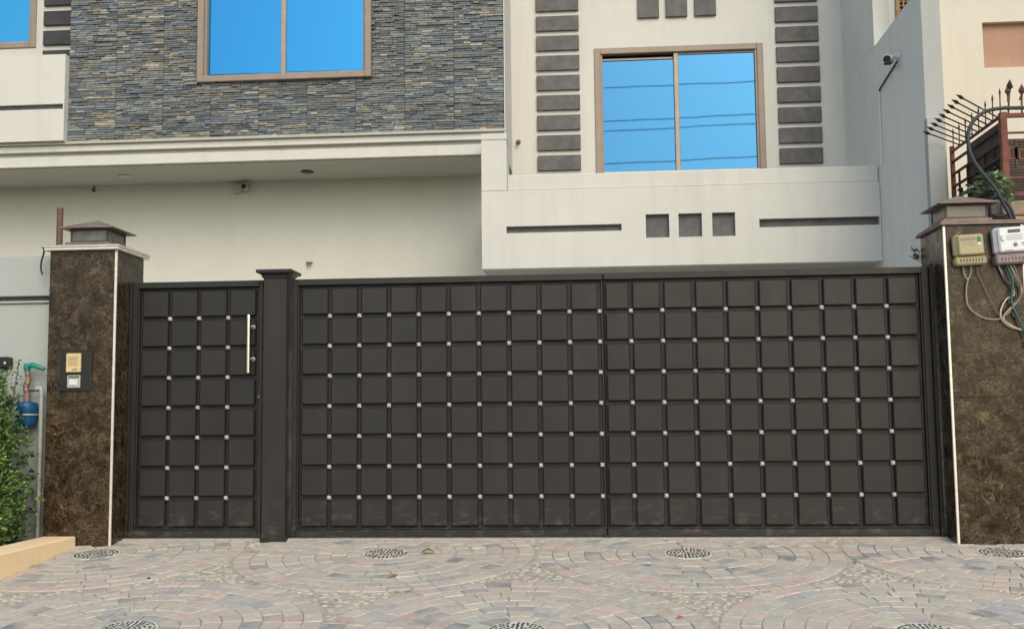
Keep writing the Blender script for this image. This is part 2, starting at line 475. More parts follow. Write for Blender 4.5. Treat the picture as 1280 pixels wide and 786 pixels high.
for (cx, cy) in centres:
    off = rnd.random() * 6
    for k in range(8):
        r0, r1 = RD + k * RW, RD + (k + 1) * RW; rm = (r0 + r1) / 2
        n = max(9, round(2 * math.pi * rm / .175)); off += rnd.random()
        for i in range(n):
            a = off + 2 * math.pi * i / n; x, y = cx + rm * math.sin(a), cy + rm * math.cos(a)
            if y > .0 or y < -6.1 or x < -4.66 or x > 6.9: continue
            if abs(x + 4.6) < .3 and y > -.33: continue
            d = on_slope(x, y) - CAM; dep = d.dot(cf); px, py = d.dot(cr) / dep, d.dot(cu) / dep
            vis = dep > 1 and abs(px) < .49 and -.30 < py and not (x < -4.6)
            pavers.append([(rm * 2 * math.pi / n) / dep ** 3 if vis else 0, k, n, a, x, y, r0, r1, pcol(x, y, k)])
pavers.sort(key=lambda p: -p[0])
wm = {}; stuff = MB()
for q, (sc_, k, n, a, x, y, r0, r1, c) in enumerate(pavers):
    h = rnd.uniform(-.0035, .004); a += rnd.gauss(0, .008)
    mt = Matrix.Translation(on_slope(x, y, h)) @ TM @ Matrix.Rotation(-a, 4, 'Z') @ Matrix.Rotation(rnd.gauss(0, .007), 4, 'X') @ Matrix.Rotation(rnd.gauss(0, .007), 4, 'Y')
    if q < 300:
        if (k, n) not in wm:
            mb = MB(); wedge(mb, r0, r1, 2 * math.pi / n, 0., Matrix()); wm[(k, n)] = mb.mesh("paver", M['paver'])
        o = link("paver", wm[(k, n)], driveway); o.matrix_local = mt; o.color = (*c, 1)
    else: wedge(stuff, r0, r1, 2 * math.pi / n, 0., mt, c)
o = stuff.obj("paver", M['paver_s'], driveway); tag(o, kind='stuff')
# cobble infill in the gaps between the circles
cob = MB(); grid = {}
tries = 0
while tries < 60000:
    tries += 1
    x, y = rnd.uniform(-4.6, 6.8), rnd.uniform(-6.1, -.08)
    dm = min((math.hypot(x - a, y - b) for a, b in centres))
    if dm < 1.235 + .012: continue
    r = rnd.uniform(.016, .034)
    if dm < 1.228 + r: continue
    gx, gy = int(x / .07), int(y / .07); ok = True
    for i in (-1, 0, 1):
        for j in (-1, 0, 1):
            for (u, w, q) in grid.get((gx + i, gy + j), ()):
                if math.hypot(x - u, (y - w)) < (r + q) * .93: ok = False; break
    if not ok: continue
    grid.setdefault((gx, gy), []).append((x, y, r))
    n = rnd.choice((5, 6, 7)); ph = rnd.random() * 6; el = rnd.uniform(.8, 1.1)
    rr = [r * rnd.uniform(.82, 1.12) for _ in range(n)]
    ring = lambda s_, z_: [on_slope(x + math.cos(ph + 2 * math.pi * i / n) * rr[i] * s_ * 1.1, y + math.sin(ph + 2 * math.pi * i / n) * rr[i] * s_ * el, z_) for i in range(n)]
    c = rnd.choice([(.45, .405, .34), (.47, .43, .36), (.43, .39, .33), (.33, .31, .28), (.20, .195, .185), (.44, .40, .34)])
    hh = rnd.uniform(-.003, .003)
    cob.hull(ring(1, -.01), ring(1, hh - .004), c); cob.hull(ring(1, hh - .004), ring(.78, hh), c)
o = cob.obj("cobble", M['paver_s'], driveway); tag(o, kind='stuff')
# perforated-looking stone discs at the circle centres
for ci, (cx, cy) in enumerate(centres):
    if cy < -4 or cx < -4.5 or cx > 5.5: 
        if cy < -4: pass
        else: continue
    d = MB(); n = 28
    d.hull([on_slope(cx + RD * math.cos(2 * math.pi * i / n), cy + RD * math.sin(2 * math.pi * i / n), -.02) for i in range(n)],
           [on_slope(cx + .985 * RD * math.cos(2 * math.pi * i / n), cy + .985 * RD * math.sin(2 * math.pi * i / n), .001) for i in range(n)])
    do = d.obj("paving_disc", M['disc'], driveway)
    p = MB()
    for k, (r, m) in enumerate(((.018, 4), (.048, 10), (.078, 16), (.108, 22), (.138, 28), (.168, 34))):
        for i in range(m):
            a = 2 * math.pi * (i + .5 * (k % 2)) / m + rnd.uniform(-.04, .04); w = math.pi * r / m * .62; hl = .0095 * rnd.uniform(.75, 1.1)
            if rnd.random() < .05: continue
            ca, sa = math.cos(a), math.sin(a)
            q = [(r - hl, -w * .6), (r + hl, -w), (r + hl, w), (r - hl, w * .6)]
            P = [(cx + u * ca - v * sa, cy + u * sa + v * ca) for u, v in q]
            p.hull([on_slope(u, v, -.004) for u, v in P], [on_slope(u, v, .0035) for u, v in P])
    o = p.obj("inset_stones", M['pebble'], do)
for m_ in list(wm.values()): m_.name = "paver"

# planter kerb, soil
t = thing("planter_kerb", "cream plastered kerb running forward from the left marble pillar", "kerb", (-4.75, -.32, -.03))
def part(mb, name, mat, parent):
    """child mesh given in world coordinates"""
    o = mb.obj(name, mat, parent); o.matrix_parent_inverse = Matrix.Translation(parent.location).inverted() if parent.type == 'EMPTY' else Matrix(); return o
part(MB().box(-4.9, -4.605, -5.6, -.305, -.74, -.031, .008), "kerb_body", M['kerb'], t)
tag(MB().box(-8, -4.9, -5.6, -.10, -.74, -.085).obj("planting_bed", M['soil']), kind='structure')

# ================================================================== HOUSE
house = thing("house", "white two storey house with ledge stone cladding and blue mirrored windows", "house", (0, 5, -.1))
W1 = (-5.15, -2.85, 5.33, 7.25)      # window in the stone block
W2 = (.02, 2.318, 3.80, 6.0)         # window behind the balcony
W3 = (-10.2, -7.98, 6.31, 8.0)       # window far left
part(MB().box(-11, 3.375, 5.0, 5.25, -.1, 4.268), "lower_wall", M['beige'], house)
part(holed_wall(MB(), -1.42, 3.42, 2.9, 8.4, 4.997, .24, [(W2[0] + .03, W2[1] - .03, W2[2], W2[3] - .03)]), "upper_wall", M['white'], house)
part(holed_wall(MB(), -11, -6.8, 4.3, 8.4, 4.995, .24, [W3]), "upper_wall", M['white'], house)
part(holed_wall(MB(), -6.892, -1.139, 4.60, 8.4, 3.885, .1, [(W1[0] + .05, W1[1] - .05, W1[2] + .05, 8.2 if False else W1[3] - .05)]), "cladding_backing", M['grout'], house)
part(MB().box(-1.139, -1.125, 3.83, 4.995, 4.29, 8.4, .003), "side_return", M['white'], house)
# slab with stepped cornice
prof = [(3.86, 4.56), (3.86, 4.47), (3.885, 4.455), (3.925, 4.44), (3.925, 4.425), (3.90, 4.41), (3.90, 4.285), (4.2, 4.285), (4.2, 4.56)]
sl = MB()
sl.box(-11, -1.142, 3.845, 4.3, 4.475, 4.562, .004)
sl.box(-11, -1.142, 3.925, 4.3, 4.425, 4.473)
sl.box(-11, -1.142, 3.885, 4.3, 4.292, 4.423, .004)
part(sl, "cornice", M['white'], house)
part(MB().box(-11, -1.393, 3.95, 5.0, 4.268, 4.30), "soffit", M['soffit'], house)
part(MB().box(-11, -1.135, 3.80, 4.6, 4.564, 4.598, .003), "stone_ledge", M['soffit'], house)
# left parapet with groove
lp = MB(); holed_wall(lp, -11, -6.892, 4.60, 5.752, 3.74, .16, [(-11.5, -6.91, 5.02, 5.088)], .05)
part(lp, "balcony_parapet", M['white'], house)
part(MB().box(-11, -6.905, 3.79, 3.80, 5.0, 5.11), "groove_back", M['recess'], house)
# balcony
YB = 3.4
holes = [(-1.092, .305, 3.185, 3.268), (.597, .878, 3.09, 3.377), (.99, 1.269, 3.09, 3.377), (1.391, 1.665, 3.09, 3.377), (1.949, 3.36, 3.185, 3.288)]
bal = MB(); holed_wall(bal, -1.393, 3.375, 2.752, 3.71, YB, .16, holes, .07)
part(bal, "balcony_front", M['white'], house)
bt = MB(); bt.box(-1.078, 3.374, YB + .022, YB + .16, 3.712, 3.905, .01)
part(bt, "balcony_top_band", M['white'], house)
bp = MB(); bp.box(-1.394, -1.08, YB - .003, YB + .42, 3.712, 4.345, .004); bp.box(-1.400, -1.076, YB - .006, YB + .42, 4.349, 4.425, .005)
part(bp, "balcony_post", M['white'], house)
part(MB().box(-1.39, 3.374, YB + .16, 4.996, 2.754, 2.90), "balcony_floor", M['soffit'], house)
part(MB().box(-1.39, -1.25, YB + .16, 4.996, 2.90, 3.7), "balcony_side", M['white'], house)
for k, h in enumerate(holes):
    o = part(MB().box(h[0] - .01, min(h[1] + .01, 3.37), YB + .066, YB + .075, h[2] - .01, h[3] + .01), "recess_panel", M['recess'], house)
# grey wall pads
padm = {}
def pad(x0, x1, z0, z1, y, mat):
    k = (round(x1 - x0, 3), round(z1 - z0, 3), mat)
    if k not in padm: padm[k] = MB().box(0, x1 - x0, 0, .045, 0, z1 - z0, .006).mesh("wall_pad", M[mat])
    o = link("wall_pad", padm[k], house); o.matrix_parent_inverse = Matrix.Translation(house.location).inverted()
    o.location = (x0, y - .043, z0)
for k in range(12):
    z = 4.303 + .2805 * k
    pad(-.775, -.183, z, z + .21, 4.997, 'grey_pad'); pad(2.495, 3.068, z + .006, z + .218, 4.997, 'grey_pad')
for k in range(6):
    z = 6.04 + .2905 * k
    pad(-7.86, -7.15, z, z + .21, 4.995, 'dark_pad')
for x in (.632, 1.017, 1.408): pad(x, x + .292, 6.403, 7.15, 4.997, 'grey_pad')
# windows
def window(x0, x1, z0, z1, y, mull, glass, fw=.095, dark_top=False, low=True, proud=.03):
    f = MB(); yo, yi = y - proud, y + .1
    f.box(x0, x0 + fw, yo, yi, z0, z1, .008); f.box(x1 - fw, x1, yo, yi, z0, z1, .008)
    f.box(x0 + fw, x1 - fw, yo, yi, z1 - fw, z1, .008)
    if low: f.box(x0 + fw, x1 - fw, yo, yi, z0, z0 + fw, .008)
    i = fw + .028
    f.box(x0 + fw - .004, x0 + i, y + .0, yi, z0 + fw, z1 - fw, .004); f.box(x1 - i, x1 - fw + .004, y + .0, yi, z0 + fw, z1 - fw, .004)
    w = part(f, "window", M['frame'], house)
    s = MB(); s.box(mull - .032, mull + .032, y + .012, y + .09, z0 + fw, z1 - fw, .006)
    s.box(mull + .032, x1 - i, y + .03, y + .07, z1 - fw - .028, z1 - fw, .004)
    s.box(x0 + i, mull - .032, y + .055, y + .1, z1 - fw - (.075 if dark_top else .03), z1 - fw - (.045 if dark_top else 0), .004)
    if low:
        s.box(mull + .032, x1 - i, y + .03, y + .07, z0 + fw, z0 + fw + .028, .004)
        s.box(x0 + i, mull - .032, y + .055, y + .095, z0 + fw, z0 + fw + .028, .004)
    s.obj("sash", M['sash'], w)
    MB().box(x0 + i - .01, mull, y + .075, y + .081, z0 + .02, z1 - fw - (.05 if dark_top else .01)).obj("pane", M[glass], w)
    MB().box(mull, x1 - i + .01, y + .048, y + .054, z0 + .02, z1 - fw - .01).obj("pane", M[glass], w)
    MB().box(x0 + .03, x1 - .03, y + .13, y + .15, z0 + .01, z1 - .03).obj("dark_back", M['dark'], w)  # opaque dark backing; its colour gives the shadow in the gap under the head
window(*W1, 3.84, -4.02, 'glass', .085, proud=.05)
window(*W2, 4.997, 1.14, 'glass2', .085, dark_top=True, proud=.02)
window(*W3, 4.995, -9.1, 'glass3', .085, proud=.02)
# ledge stone cladding
clad = part(MB().box(-6.89, -1.141, 3.868, 3.884, 4.601, 5.245), "stone_cladding", M['grout'], house)
strips = []
PH = .178; z = 4.602; row = 0
SBLUE = [(.125, .15, .175), (.16, .18, .195), (.10, .12, .15), (.20, .22, .215), (.18, .195, .185), (.15, .165, .17)]
STAN = [(.31, .285, .215), (.27, .26, .215), (.345, .325, .26), (.24, .235, .205)]
SBRN = [(.20, .155, .115), (.17, .14, .115)]
while z < 7.5:
    nc = 9; pw = (6.89 - 1.141) / nc
    for c_ in range(nc):
        px0 = -6.89 + c_ * pw; px1 = px0 + pw - .0012
        blue = rnd.random(); tanp = rnd.choice((.05, .1, .16, .3)) if c_ < 3 else rnd.choice((.02, .05, .08, .12, .22)); shade = rnd.uniform(.9, 1.15)
        zz = z
        for k in range(6):
            hh = PH / 6 * rnd.uniform(.86, 1.14) if k < 5 else z + PH - zz
            x = px0
            while x < px1 - .001:
                L = rnd.choice((rnd.uniform(.04, .13), rnd.uniform(.09, .26)))
                if px1 - x - L < .05: L = px1 - x
                zt = zz + hh - .0015
                if not (x + L > W1[0] - .0 and x < W1[1] and zt > W1[2] - .0 and zz < W1[3]):
                    r = rnd.random(); cc = rnd.choice(STAN) if r < tanp else rnd.choice(SBRN) if r < tanp + .05 else rnd.choice(SBLUE)
                    f = shade * rnd.uniform(.75, 1.3)
                    strips.append((x, x + L - .002, zz, zt, rnd.uniform(.0, .022), tuple(v * f for v in cc)))
                else:
                    # pieces cut by the window frame
                    a0, a1 = x, x + L - .002
                    f = shade * rnd.uniform(.75, 1.3); cc = rnd.choice(SBLUE)
                    if a0 < W1[0] - .02 and zt > W1[2]: strips.append((a0, W1[0] - .001, zz, zt, rnd.uniform(0, .03), tuple(v * f for v in cc)))
                    elif a1 > W1[1] + .02 and zt > W1[2]: strips.append((W1[1] + .001, a1, zz, zt, rnd.uniform(0, .03), tuple(v * f for v in cc)))
                    elif zz < W1[2] - .008: strips.append((a0, a1, zz, min(zt, W1[2] - .001), rnd.uniform(0, .03), tuple(v * f for v in cc)))
                x += L
            zz += hh
    z += PH
vis_ = [s for s in strips if s[2] < 6.55]
vis_.sort(key=lambda s: -(s[1] - s[0]) * (s[3] - s[2]))
top = set(id(s) for s in vis_[:300])
sm = []
for k in range(4):
    mb = MB(); r2 = random.Random(k)
    j = lambda: r2.uniform(-.5, .5)
    f0 = [Vector((0, .05, 0)), Vector((1, .05, 0)), Vector((1, .05, 1)), Vector((0, .05, 1))]
    f1 = [Vector((0, .0 + .004 * j(), .0)), Vector((1, .004 * j(), .0)), Vector((1, .004 * j(), 1)), Vector((0, .004 * j(), 1))]
    f2 = [Vector((.02 + .02 * j(), -.007 + .004 * j(), .12 + .1 * j())), Vector((.98 + .02 * j(), -.007 + .004 * j(), .12 + .1 * j())), Vector((.98 + .02 * j(), -.005 + .005 * j(), .86 + .1 * j())), Vector((.02, -.005 + .005 * j(), .86 + .1 * j()))]
    vs = f0 + f1 + f2; fs = []
    for L in (0, 4):
        for i in range(4): fs.append([L + i, L + (i + 1) % 4, L + 4 + (i + 1) % 4, L + 4 + i])
    fs.append([8, 9, 10, 11])
    sm.append((vs, fs))
smesh = [MB().add(v, f).mesh("stone", M['stone']) for v, f in sm]
rest = MB()
for s in strips:
    x0, x1, z0, z1, p_, c = s; k = rnd.randrange(4); y0 = 3.862 - p_
    if id(s) in top:
        o = link("stone", smesh[k], clad); o.location = (x0, y0, z0); o.scale = (x1 - x0, 1, z1 - z0); o.color = (*c, 1)
    else:
        rest.add([(x0 + v.x * (x1 - x0), y0 + v.y, z0 + v.z * (z1 - z0)) for v in sm[k][0]], sm[k][1], c)
tag(rest.obj("stone", M['stone_s'], clad), kind='stuff')

# ceiling downlights, small wall fixtures, CCTV
for (x, y), lab in (((-6.378, 4.43), "round recessed downlight with white rim under the slab, the left one"), ((-3.85, 4.45), "dark round recessed downlight under the slab, nearer the balcony")):
    t = thing("downlight", lab, "ceiling light", (x, y, 4.268), "downlights in the soffit")
    rim = MB(); rim.lathe((0, 0, 0), [(.062, .004), (.085, -.004), (.088, -.014), (.066, -.016), (.058, -.004)], 22)
    rim.obj("rim", M['white'] if x < -5 else M['capframe'], t)
    MB().lathe((0, 0, 0), [(.058, -.003), (.05, -.007), (.02, -.009)], 18).obj("lens", M['silver'] if x < -5 else M['pole'], t)
t = thing("security_camera", "small white security camera beside a junction box under the slab", "camera", (-4.93, 4.99, 4.16), "security cameras")
b = MB(); b.box(-.10, .03, -.07, .0, -.06, .07, .012); b.obj("junction_box", M['soffit'], t)
b = MB(); b.lathe((.085, -.16, .01), [(.02, .16), (.045, .14), (.05, .02), (.052, .0), (.044, -.004)], 18, 'Y'); b.obj("camera_body", M['soffit'], t)
b = MB(); b.lathe((.085, -.166, .01), [(.038, .004), (.034, -.002), (.01, -.004)], 16, 'Y'); b.obj("lens", M['black'], t)
t = thing("cable_stub", "short dark cable stub on the wall under the left downlight", "cable", (-7.06, 4.99, 4.2))
MB().tube(spline([(0, .01, 0), (0, -.05, .0), (.02, -.06, .02), (.035, -.05, .05)]), .011).obj("cable_end", M['capframe'], t); MB().lathe((0, .005, 0), [(.024, 0), (.024, -.012), (.014, -.016)], 12, 'Y').obj("gland", M['capmetal'], t)
t = thing("wall_hook", "small grey metal hook on the beige wall above the gate", "hook", (-3.956, 4.99, 3.10))
MB().box(-.045, .045, -.012, .008, -.005, .02, .004).obj("plate", M['capmetal'], t); MB().tube(spline([(-.03, -.01, .0), (-.02, -.03, -.03), (.0, -.035, -.042), (.02, -.03, -.03), (.03, -.01, 0)]), .008).obj("hook_bar", M['capmetal'], t)
t = thing("pipe_outlet", "tiny dark pipe outlet on the cream pilaster left of the grey pads", "pipe", (-1.04, 4.99, 4.72))
MB().tube([(0, .02, 0), (0.0, -.05, -.01), (-.01, -.06, -.05)], .017).obj("spout", M['capframe'], t); MB().lathe((0, .004, 0), [(.034, 0), (.034, -.01), (.02, -.014)], 14, 'Y').obj("collar", M['capmetal'], t)

# ================================================================== SIDE WALL (right), neighbours
t = thing("boundary_wall", "tall grey white side wall beside the balcony carrying a camera", "wall", (3.5, 3, -.1))
w_ = MB(); w_.box(3.38, 3.572, 1.57, 5.25, -.6, 5.36, .004)
part(w_, "wall_body", M['white_side'], t)
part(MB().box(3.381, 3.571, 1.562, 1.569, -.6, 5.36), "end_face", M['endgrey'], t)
part(MB().box(3.382, 3.572, 3.40, 5.25, 5.362, 8.4, .004), "upper_return", M['white_side'], t)
t = thing("security_camera", "bullet security camera with black lens on the grey side wall", "camera", (3.38, 2.42, 4.90), "security cameras")
b = MB(); b.lathe((0, 0, 0), [(.05, .0), (.05, -.018), (.03, -.028)], 16, 'X'); b.obj("mount", M['mgrey'], t)
arm = MB(); arm.tube([(-.02, 0, 0), (-.06, -.01, .0), (-.085, .0, .0)], .016); arm.obj("arm", M['mgrey'], t)
bd = MB(); dirv = Vector((-.42, -.88, -.22)).normalized(); p0 = Vector((-.075, .06, -.015))
bd.tube([p0, p0 + dirv * .02, p0 + dirv * .19, p0 + dirv * .20], [.034, .046, .046, .040], 18); bd.obj("camera_body", M['mgrey'], t)
MB().tube([p0 + dirv * .197, p0 + dirv * .207], [.041, .039], 18).obj("lens", M['black'], t)
vs_ = MB(); q0 = p0 + Vector((0, 0, .012)); vs_.tube([q0 + dirv * .03, q0 + dirv * .13], [.049, .05], 14); vs_.obj("sun_hood", M['mgrey2'], t)
MB().box(-.185, -.10, -.13, -.06, -.115, -.085, .01).obj("cable_knot", M['black'], t)
t = thing("conduit", "thin white conduit bent below the camera down the grey side wall", "conduit", (3.37, 3.2, 4.3))
c_ = MB(); c_.tube([(3.37, 2.42, 4.87), (3.366, 2.46, 4.85), (3.366, 3.18, 4.765), (3.368, 3.205, 4.745)], .010)
part(c_, "sloping_run", M['capframe'], t)
part(MB().tube([(3.368, 3.205, 4.765), (3.368, 3.245, 3.86)], .012), "vertical_run", M['mgrey2'], t)

t = thing("pale_wall_stub", "pale plastered wall stub with cream top behind the right pillar", "wall", (3.42, .9, -.1))
part(MB().box(3.357, 3.52, 1.46, 1.562, -.6, 3.93, .004), "wall_body", M['endgrey'], t)
part(MB().box(3.359, 3.518, 1.462, 1.56, 3.931, 3.938), "coping", M['endgrey'], t)

nb = thing("neighbour_house", "cream neighbouring house with a boarded salmon window panel", "house", (5.6, 3, -.1))
part(holed_wall(MB(), 3.80, 9.5, -.6, 8.6, 2.5, .25, [(4.33, 5.35, 4.765, 5.285)], .08), "front_wall", M['cream'], nb)
part(MB().box(4.32, 5.36, 2.575, 2.6, 4.755, 5.295), "window_board", M['salmon'], nb)
part(MB().box(3.78, 3.815, 2.49, 2.55, -.6, 8.6, .004), "corner_strip", M['cream'], nb)
nc_ = thing("rear_building", "pale rear building wall with a tan lattice window above the side wall", "building", (6, 6.5, -.1))
part(holed_wall(MB(), 3.9, 9.5, -.6, 9.0, 6.5, .25, [(4.57, 5.4, 6.80, 8.0)], .12), "rear_wall", M['white'], nc_)
lw = MB(); lw.box(4.54, 4.585, 6.47, 6.6, 6.76, 8.02, .004); lw.box(4.585, 5.4, 6.47, 6.6, 6.76, 6.80, .004)
win = part(lw, "lattice_window", M['wood'], nc_)
g_ = MB()
for i in range(12): g_.box(4.60 + i * .065, 4.62 + i * .065, 6.54, 6.56, 6.8, 8.0)
for i in range(18): g_.box(4.585, 5.4, 6.545, 6.555, 6.83 + i * .065, 6.845 + i * .065)
g_.obj("lattice", M['wood'], win)
MB().box(4.56, 5.41, 6.60, 6.615, 6.79, 8.01).obj("pane", M['dark'], win)

# stone wall under the cage
t = thing("tan_stone_wall", "tan rubble stone wall under the rust red iron cage", "wall", (4.3, .45, -.1))
part(MB().box(3.62, 6.9, .36, .62, -.6, 2.86), "wall_core", M['mortar'], t)
z = 2.28
while z < 2.86:
    x = 3.62; hgt = min(rnd.uniform(.12, .17), 2.88 - z)
    if hgt < .06: break
    while x < 5.2:
        L = rnd.uniform(.14, .3); c = rnd.choice([(.42, .31, .19), (.36, .27, .18), (.48, .38, .26), (.28, .21, .15), (.40, .33, .25)])
        o = part(MB().box(x + .004, x + L - .004, .315 + rnd.uniform(0, .02), .37, z + .004, z + hgt - .004, .012), "stone", M['ashlar'], t); o.color = (*c, 1)
        x += L
    z += hgt

# iron cage with spears
t = thing("iron_cage", "rust red iron cage topped with spear points behind the right pillar", "fence", (3.7, .32, 2.9))
CX, CY = 3.67, .32; ZT, ZB = 3.655, 2.90
part(MB().box(CX - .025, CX + .035, CY - .02, CY + .04, ZB - .02, ZT + .01, .004), "corner_post", M['rust'], t)
part(MB().box(CX - .02, CX + .02, 1.68, 1.72, ZB - .3, ZT + .04, .004), "corner_post", M['rust'], t)
for z in (ZT - .015, 3.53, 3.40, 3.27, 3.14, 3.03, ZB + .01):
    zz = .05 if z > 3.6 else .04
    part(MB().box(CX - .012, CX + .012, CY + .04, 1.68, z - .012, z + .012, .003), "side_rail", M['rustdark'] if z < 3.6 else M['rust'], t)
for z, h in ((ZT - .02, .02), (3.475, .008), (ZB + .16, .012), (ZB + .01, .018)):
    part(MB().box(CX + .035, 5.1, CY - .01, CY + .02, z - h, z + h, .003), "front_rail", M['rust'], t)
# square fretwork of the front
fr = MB()
def rect(x0, x1, z0, z1, w=.007):
    fr.box(x0, x1, CY - .006, CY + .012, z0 - w, z0 + w); fr.box(x0, x1, CY - .006, CY + .012, z1 - w, z1 + w)
    fr.box(x0 - w, x0 + w, CY - .007, CY + .013, z0 - w, z1 + w); fr.box(x1 - w, x1 + w, CY - .007, CY + .013, z0 - w, z1 + w)
for i in range(4):
    u = .30 * i
    rect(3.712 + u, 3.775 + u, 3.235, 3.34); rect(3.775 + u, 3.98 + u, 3.155, 3.40); rect(3.80 + u, 3.95 + u, 3.235, 3.315)
part(fr, "fretwork", M['rust'], t)
fs_ = MB()
for i in range(5):
    y = .55 + .24 * i
    fs_.box(CX - .01, CX + .01, y, y + .012, 2.92, 3.40); fs_.box(CX - .012, CX + .012, y - .05, y + .06, 3.2, 3.215); fs_.box(CX - .012, CX + .012, y - .05, y - .038, 3.1, 3.2)
part(fs_, "side_fretwork", M['rustdark'], t)
def spear(base, tip, r=.0075, s=1., big=1.):
    b_, t_ = Vector(base), Vector(tip); d = (t_ - b_).normalized(); L = (t_ - b_).length; h = .085 * s
    mb = MB(); mb.tube([b_, t_ - d * h], r, 5)
    mb.tube([t_ - d * h * 1.05, t_ - d * h * .82, t_ - d * h * .62, t_ - d * h * .52, t_], [.006, .011 * big, .019 * s * big, .017 * s * big, .001], 4, smooth=False)
    return mb
for i in range(9):
    y = .40 + i * .127
    part(spear((CX, y, ZT - .02), (CX - .40, y - .08, ZT + .19 - .009 * i), .0075, 1.1), "spear", M['rustdark'], t)
for i in range(8):
    y = .36 + i * .185
    part(spear((CX, y, ZT - .03), (CX + .005, y, ZT + .25 - i * .004), .006, .9, .6), "spear", M['rustdark'], t)
for i, x in enumerate((3.725, 3.845, 3.96, 4.08, 4.2, 4.32)):
    part(spear((x, CY, ZT - .01), (x + (.01 if i % 2 else .03), CY, ZT + (.27 if i % 2 else .315)), .009, 1.35, 1.25), "spear", M['rust'] if i % 2 else M['rustdark'], t)
    if not i % 2: part(spear((x + .005, CY, ZT + .1), (x + .005, CY - .002, ZT + .26), .009, 1.2, 1.3), "spear", M['rust'], t)
part(spear((3.83, CY, ZT + .12), (3.93, CY, ZT + .33), .009, 1.), "spear", M['rustdark'], t)
tag(MB().box(3.74, 5.2, 1.2, 1.22, 2.88, ZT - .02).obj("brown_sheet", M['sheet']), "dull brown ribbed sheet standing inside the iron cage", "sheet")
sh = bpy.data.objects["brown_sheet"]
rb = MB()
for i in range(26): rb.box(3.75, 5.19, 1.193, 1.199, 2.90 + i * .028, 2.912 + i * .028)
rb.obj("rib", M['sheet'], sh)
sh2 = MB().box(3.70, 3.71, .4, 1.36, 2.88, ZT - .04); tag(sh2.obj("side_board", M['sheet']), "dark brown board behind the receding side of the cage", "board")
# hose
hz = [(4.6, .04, 3.63), (3.738, .03, 3.622), (3.568, .02, 3.622), (3.41, .01, 3.592), (3.30, .0, 3.505), (3.245, -.01, 3.378), (3.26, -.02, 3.199), (3.338, -.02, 3.054), (3.443, -.02, 2.909), (3.523, -.02, 2.744), (3.575, -.02, 2.60), (3.62, 0.05, 2.3)]
tag(MB().tube(spline(hz, 6), .0165, 10).obj("hose", M['rubber']), "thick dark hose looping over the cage and down behind the pillar", "hose")
tag(MB().tube(spline([(3.43, .2, 2.80), (3.47, .05, 2.83), (3.52, -.02, 2.80), (3.575, -.03, 2.70), (3.61, -.02, 2.58)], 5), .013, 8).obj("thin_hose", M['rubber']), "thin dark hose end curling beside the thick hose", "hose")

# ---- foliage helpers
def leaf(mb, p, d, up, L, W, tint, fold=.25):
    d = d.normalized(); s = d.cross(up)
    if s.length < 1e-4: s = d.cross(Vector((1, 0, 0)))
    s.normalize(); n = s.cross(d).normalized()
    m = p + d * L * .5; e = p + d * L - n * L * .12
    a, b = m + s * W / 2 + n * W * fold, m - s * W / 2 + n * W * fold
    mb.add([p, a, e, m + n * 0, b], [(0, 3, 1), (3, 2, 1), (0, 4, 3), (3, 4, 2)], tint)
def rv(): return Vector((rnd.gauss(0, 1), rnd.gauss(0, 1), rnd.gauss(0, 1))).normalized()

# bush (left)
t = thing("bush", "dense small leaved green bush in the planter by the left wall", "bush", (-5.45, -.65, -.08))
fm = MB()
def bush_r(z):   # right-hand reach in x and half depth at height z
    pts = [(-.05, -4.97), (.15, -4.93), (.34, -4.87), (.5, -4.92), (.8, -4.97), (1.1, -5.04), (1.28, -5.10), (1.40, -5.2), (1.47, -5.4)]
    for (a, b), (c, d) in zip(pts, pts[1:]):
        if a <= z <= c: return b + (d - b) * (z - a) / (c - a)
    return pts[-1][1]
for k in range(1150):
    z = rnd.uniform(-.02, 1.40); xr = bush_r(z); 
    x = xr - abs(rnd.gauss(0, .38)) - rnd.uniform(0, .05) if rnd.random() < .6 else rnd.uniform(-5.9, xr)
    if x < -6.4: continue
    yc, hd = -.66, .36 * math.sqrt(max(.05, 1 - (z / 1.6) ** 2)); edge = min(1, (xr - x) / .3 + .35)
    y = yc - hd * edge * math.sqrt(rnd.random()) if rnd.random() < .8 else yc + rnd.uniform(0, .3)
    c = Vector((x, y, z)); R_ = rnd.uniform(.035, .075); cl = rnd.uniform(.1, .85)
    out = Vector((x + 5.6, (y + .66) * 1.4, .35)).normalized()
    for j in range(rnd.randint(9, 15)):
        q = c + rv() * R_ * rnd.uniform(.3, 1); d = (rv() * .8 + out * .9 + Vector((0, 0, .15)))
        leaf(fm, q, d, rv() * .5 + Vector((0, -.6, .6)), rnd.uniform(.028, .05), rnd.uniform(.016, .026), max(0, min(1, cl + rnd.gauss(0, .18))))
part(fm, "leaves", M['leaf'], t)
st = MB()
for k in range(16):
    x = rnd.uniform(-5.9, -5.15); y = -.66 + rnd.uniform(-.1, .15)
    st.tube(spline([(x, y, -.1), (x + rnd.uniform(-.06, .06), y + rnd.uniform(-.1, .1), .45), (x + rnd.uniform(-.1, .12), y + rnd.uniform(-.18, .1), 1.0 + rnd.uniform(-.2, .3))], 4), [.012] * 8 + [.004], 5)
part(st, "stems", M['bark'], t)
dk = MB()
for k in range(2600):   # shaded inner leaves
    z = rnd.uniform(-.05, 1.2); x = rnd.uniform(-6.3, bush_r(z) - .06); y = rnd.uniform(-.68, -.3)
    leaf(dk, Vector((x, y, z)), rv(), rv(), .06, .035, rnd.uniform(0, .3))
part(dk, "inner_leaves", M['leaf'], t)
t = thing("climbing_shoot", "thin leafy shoot climbing beside the blue gas regulator", "plant", (-5.21, -.3, .9))
sp = MB(); pts = spline([(-5.24, -.32, .9), (-5.22, -.3, 1.15), (-5.205, -.28, 1.35), (-5.19, -.27, 1.52)], 5); sp.tube(pts, .004, 5)
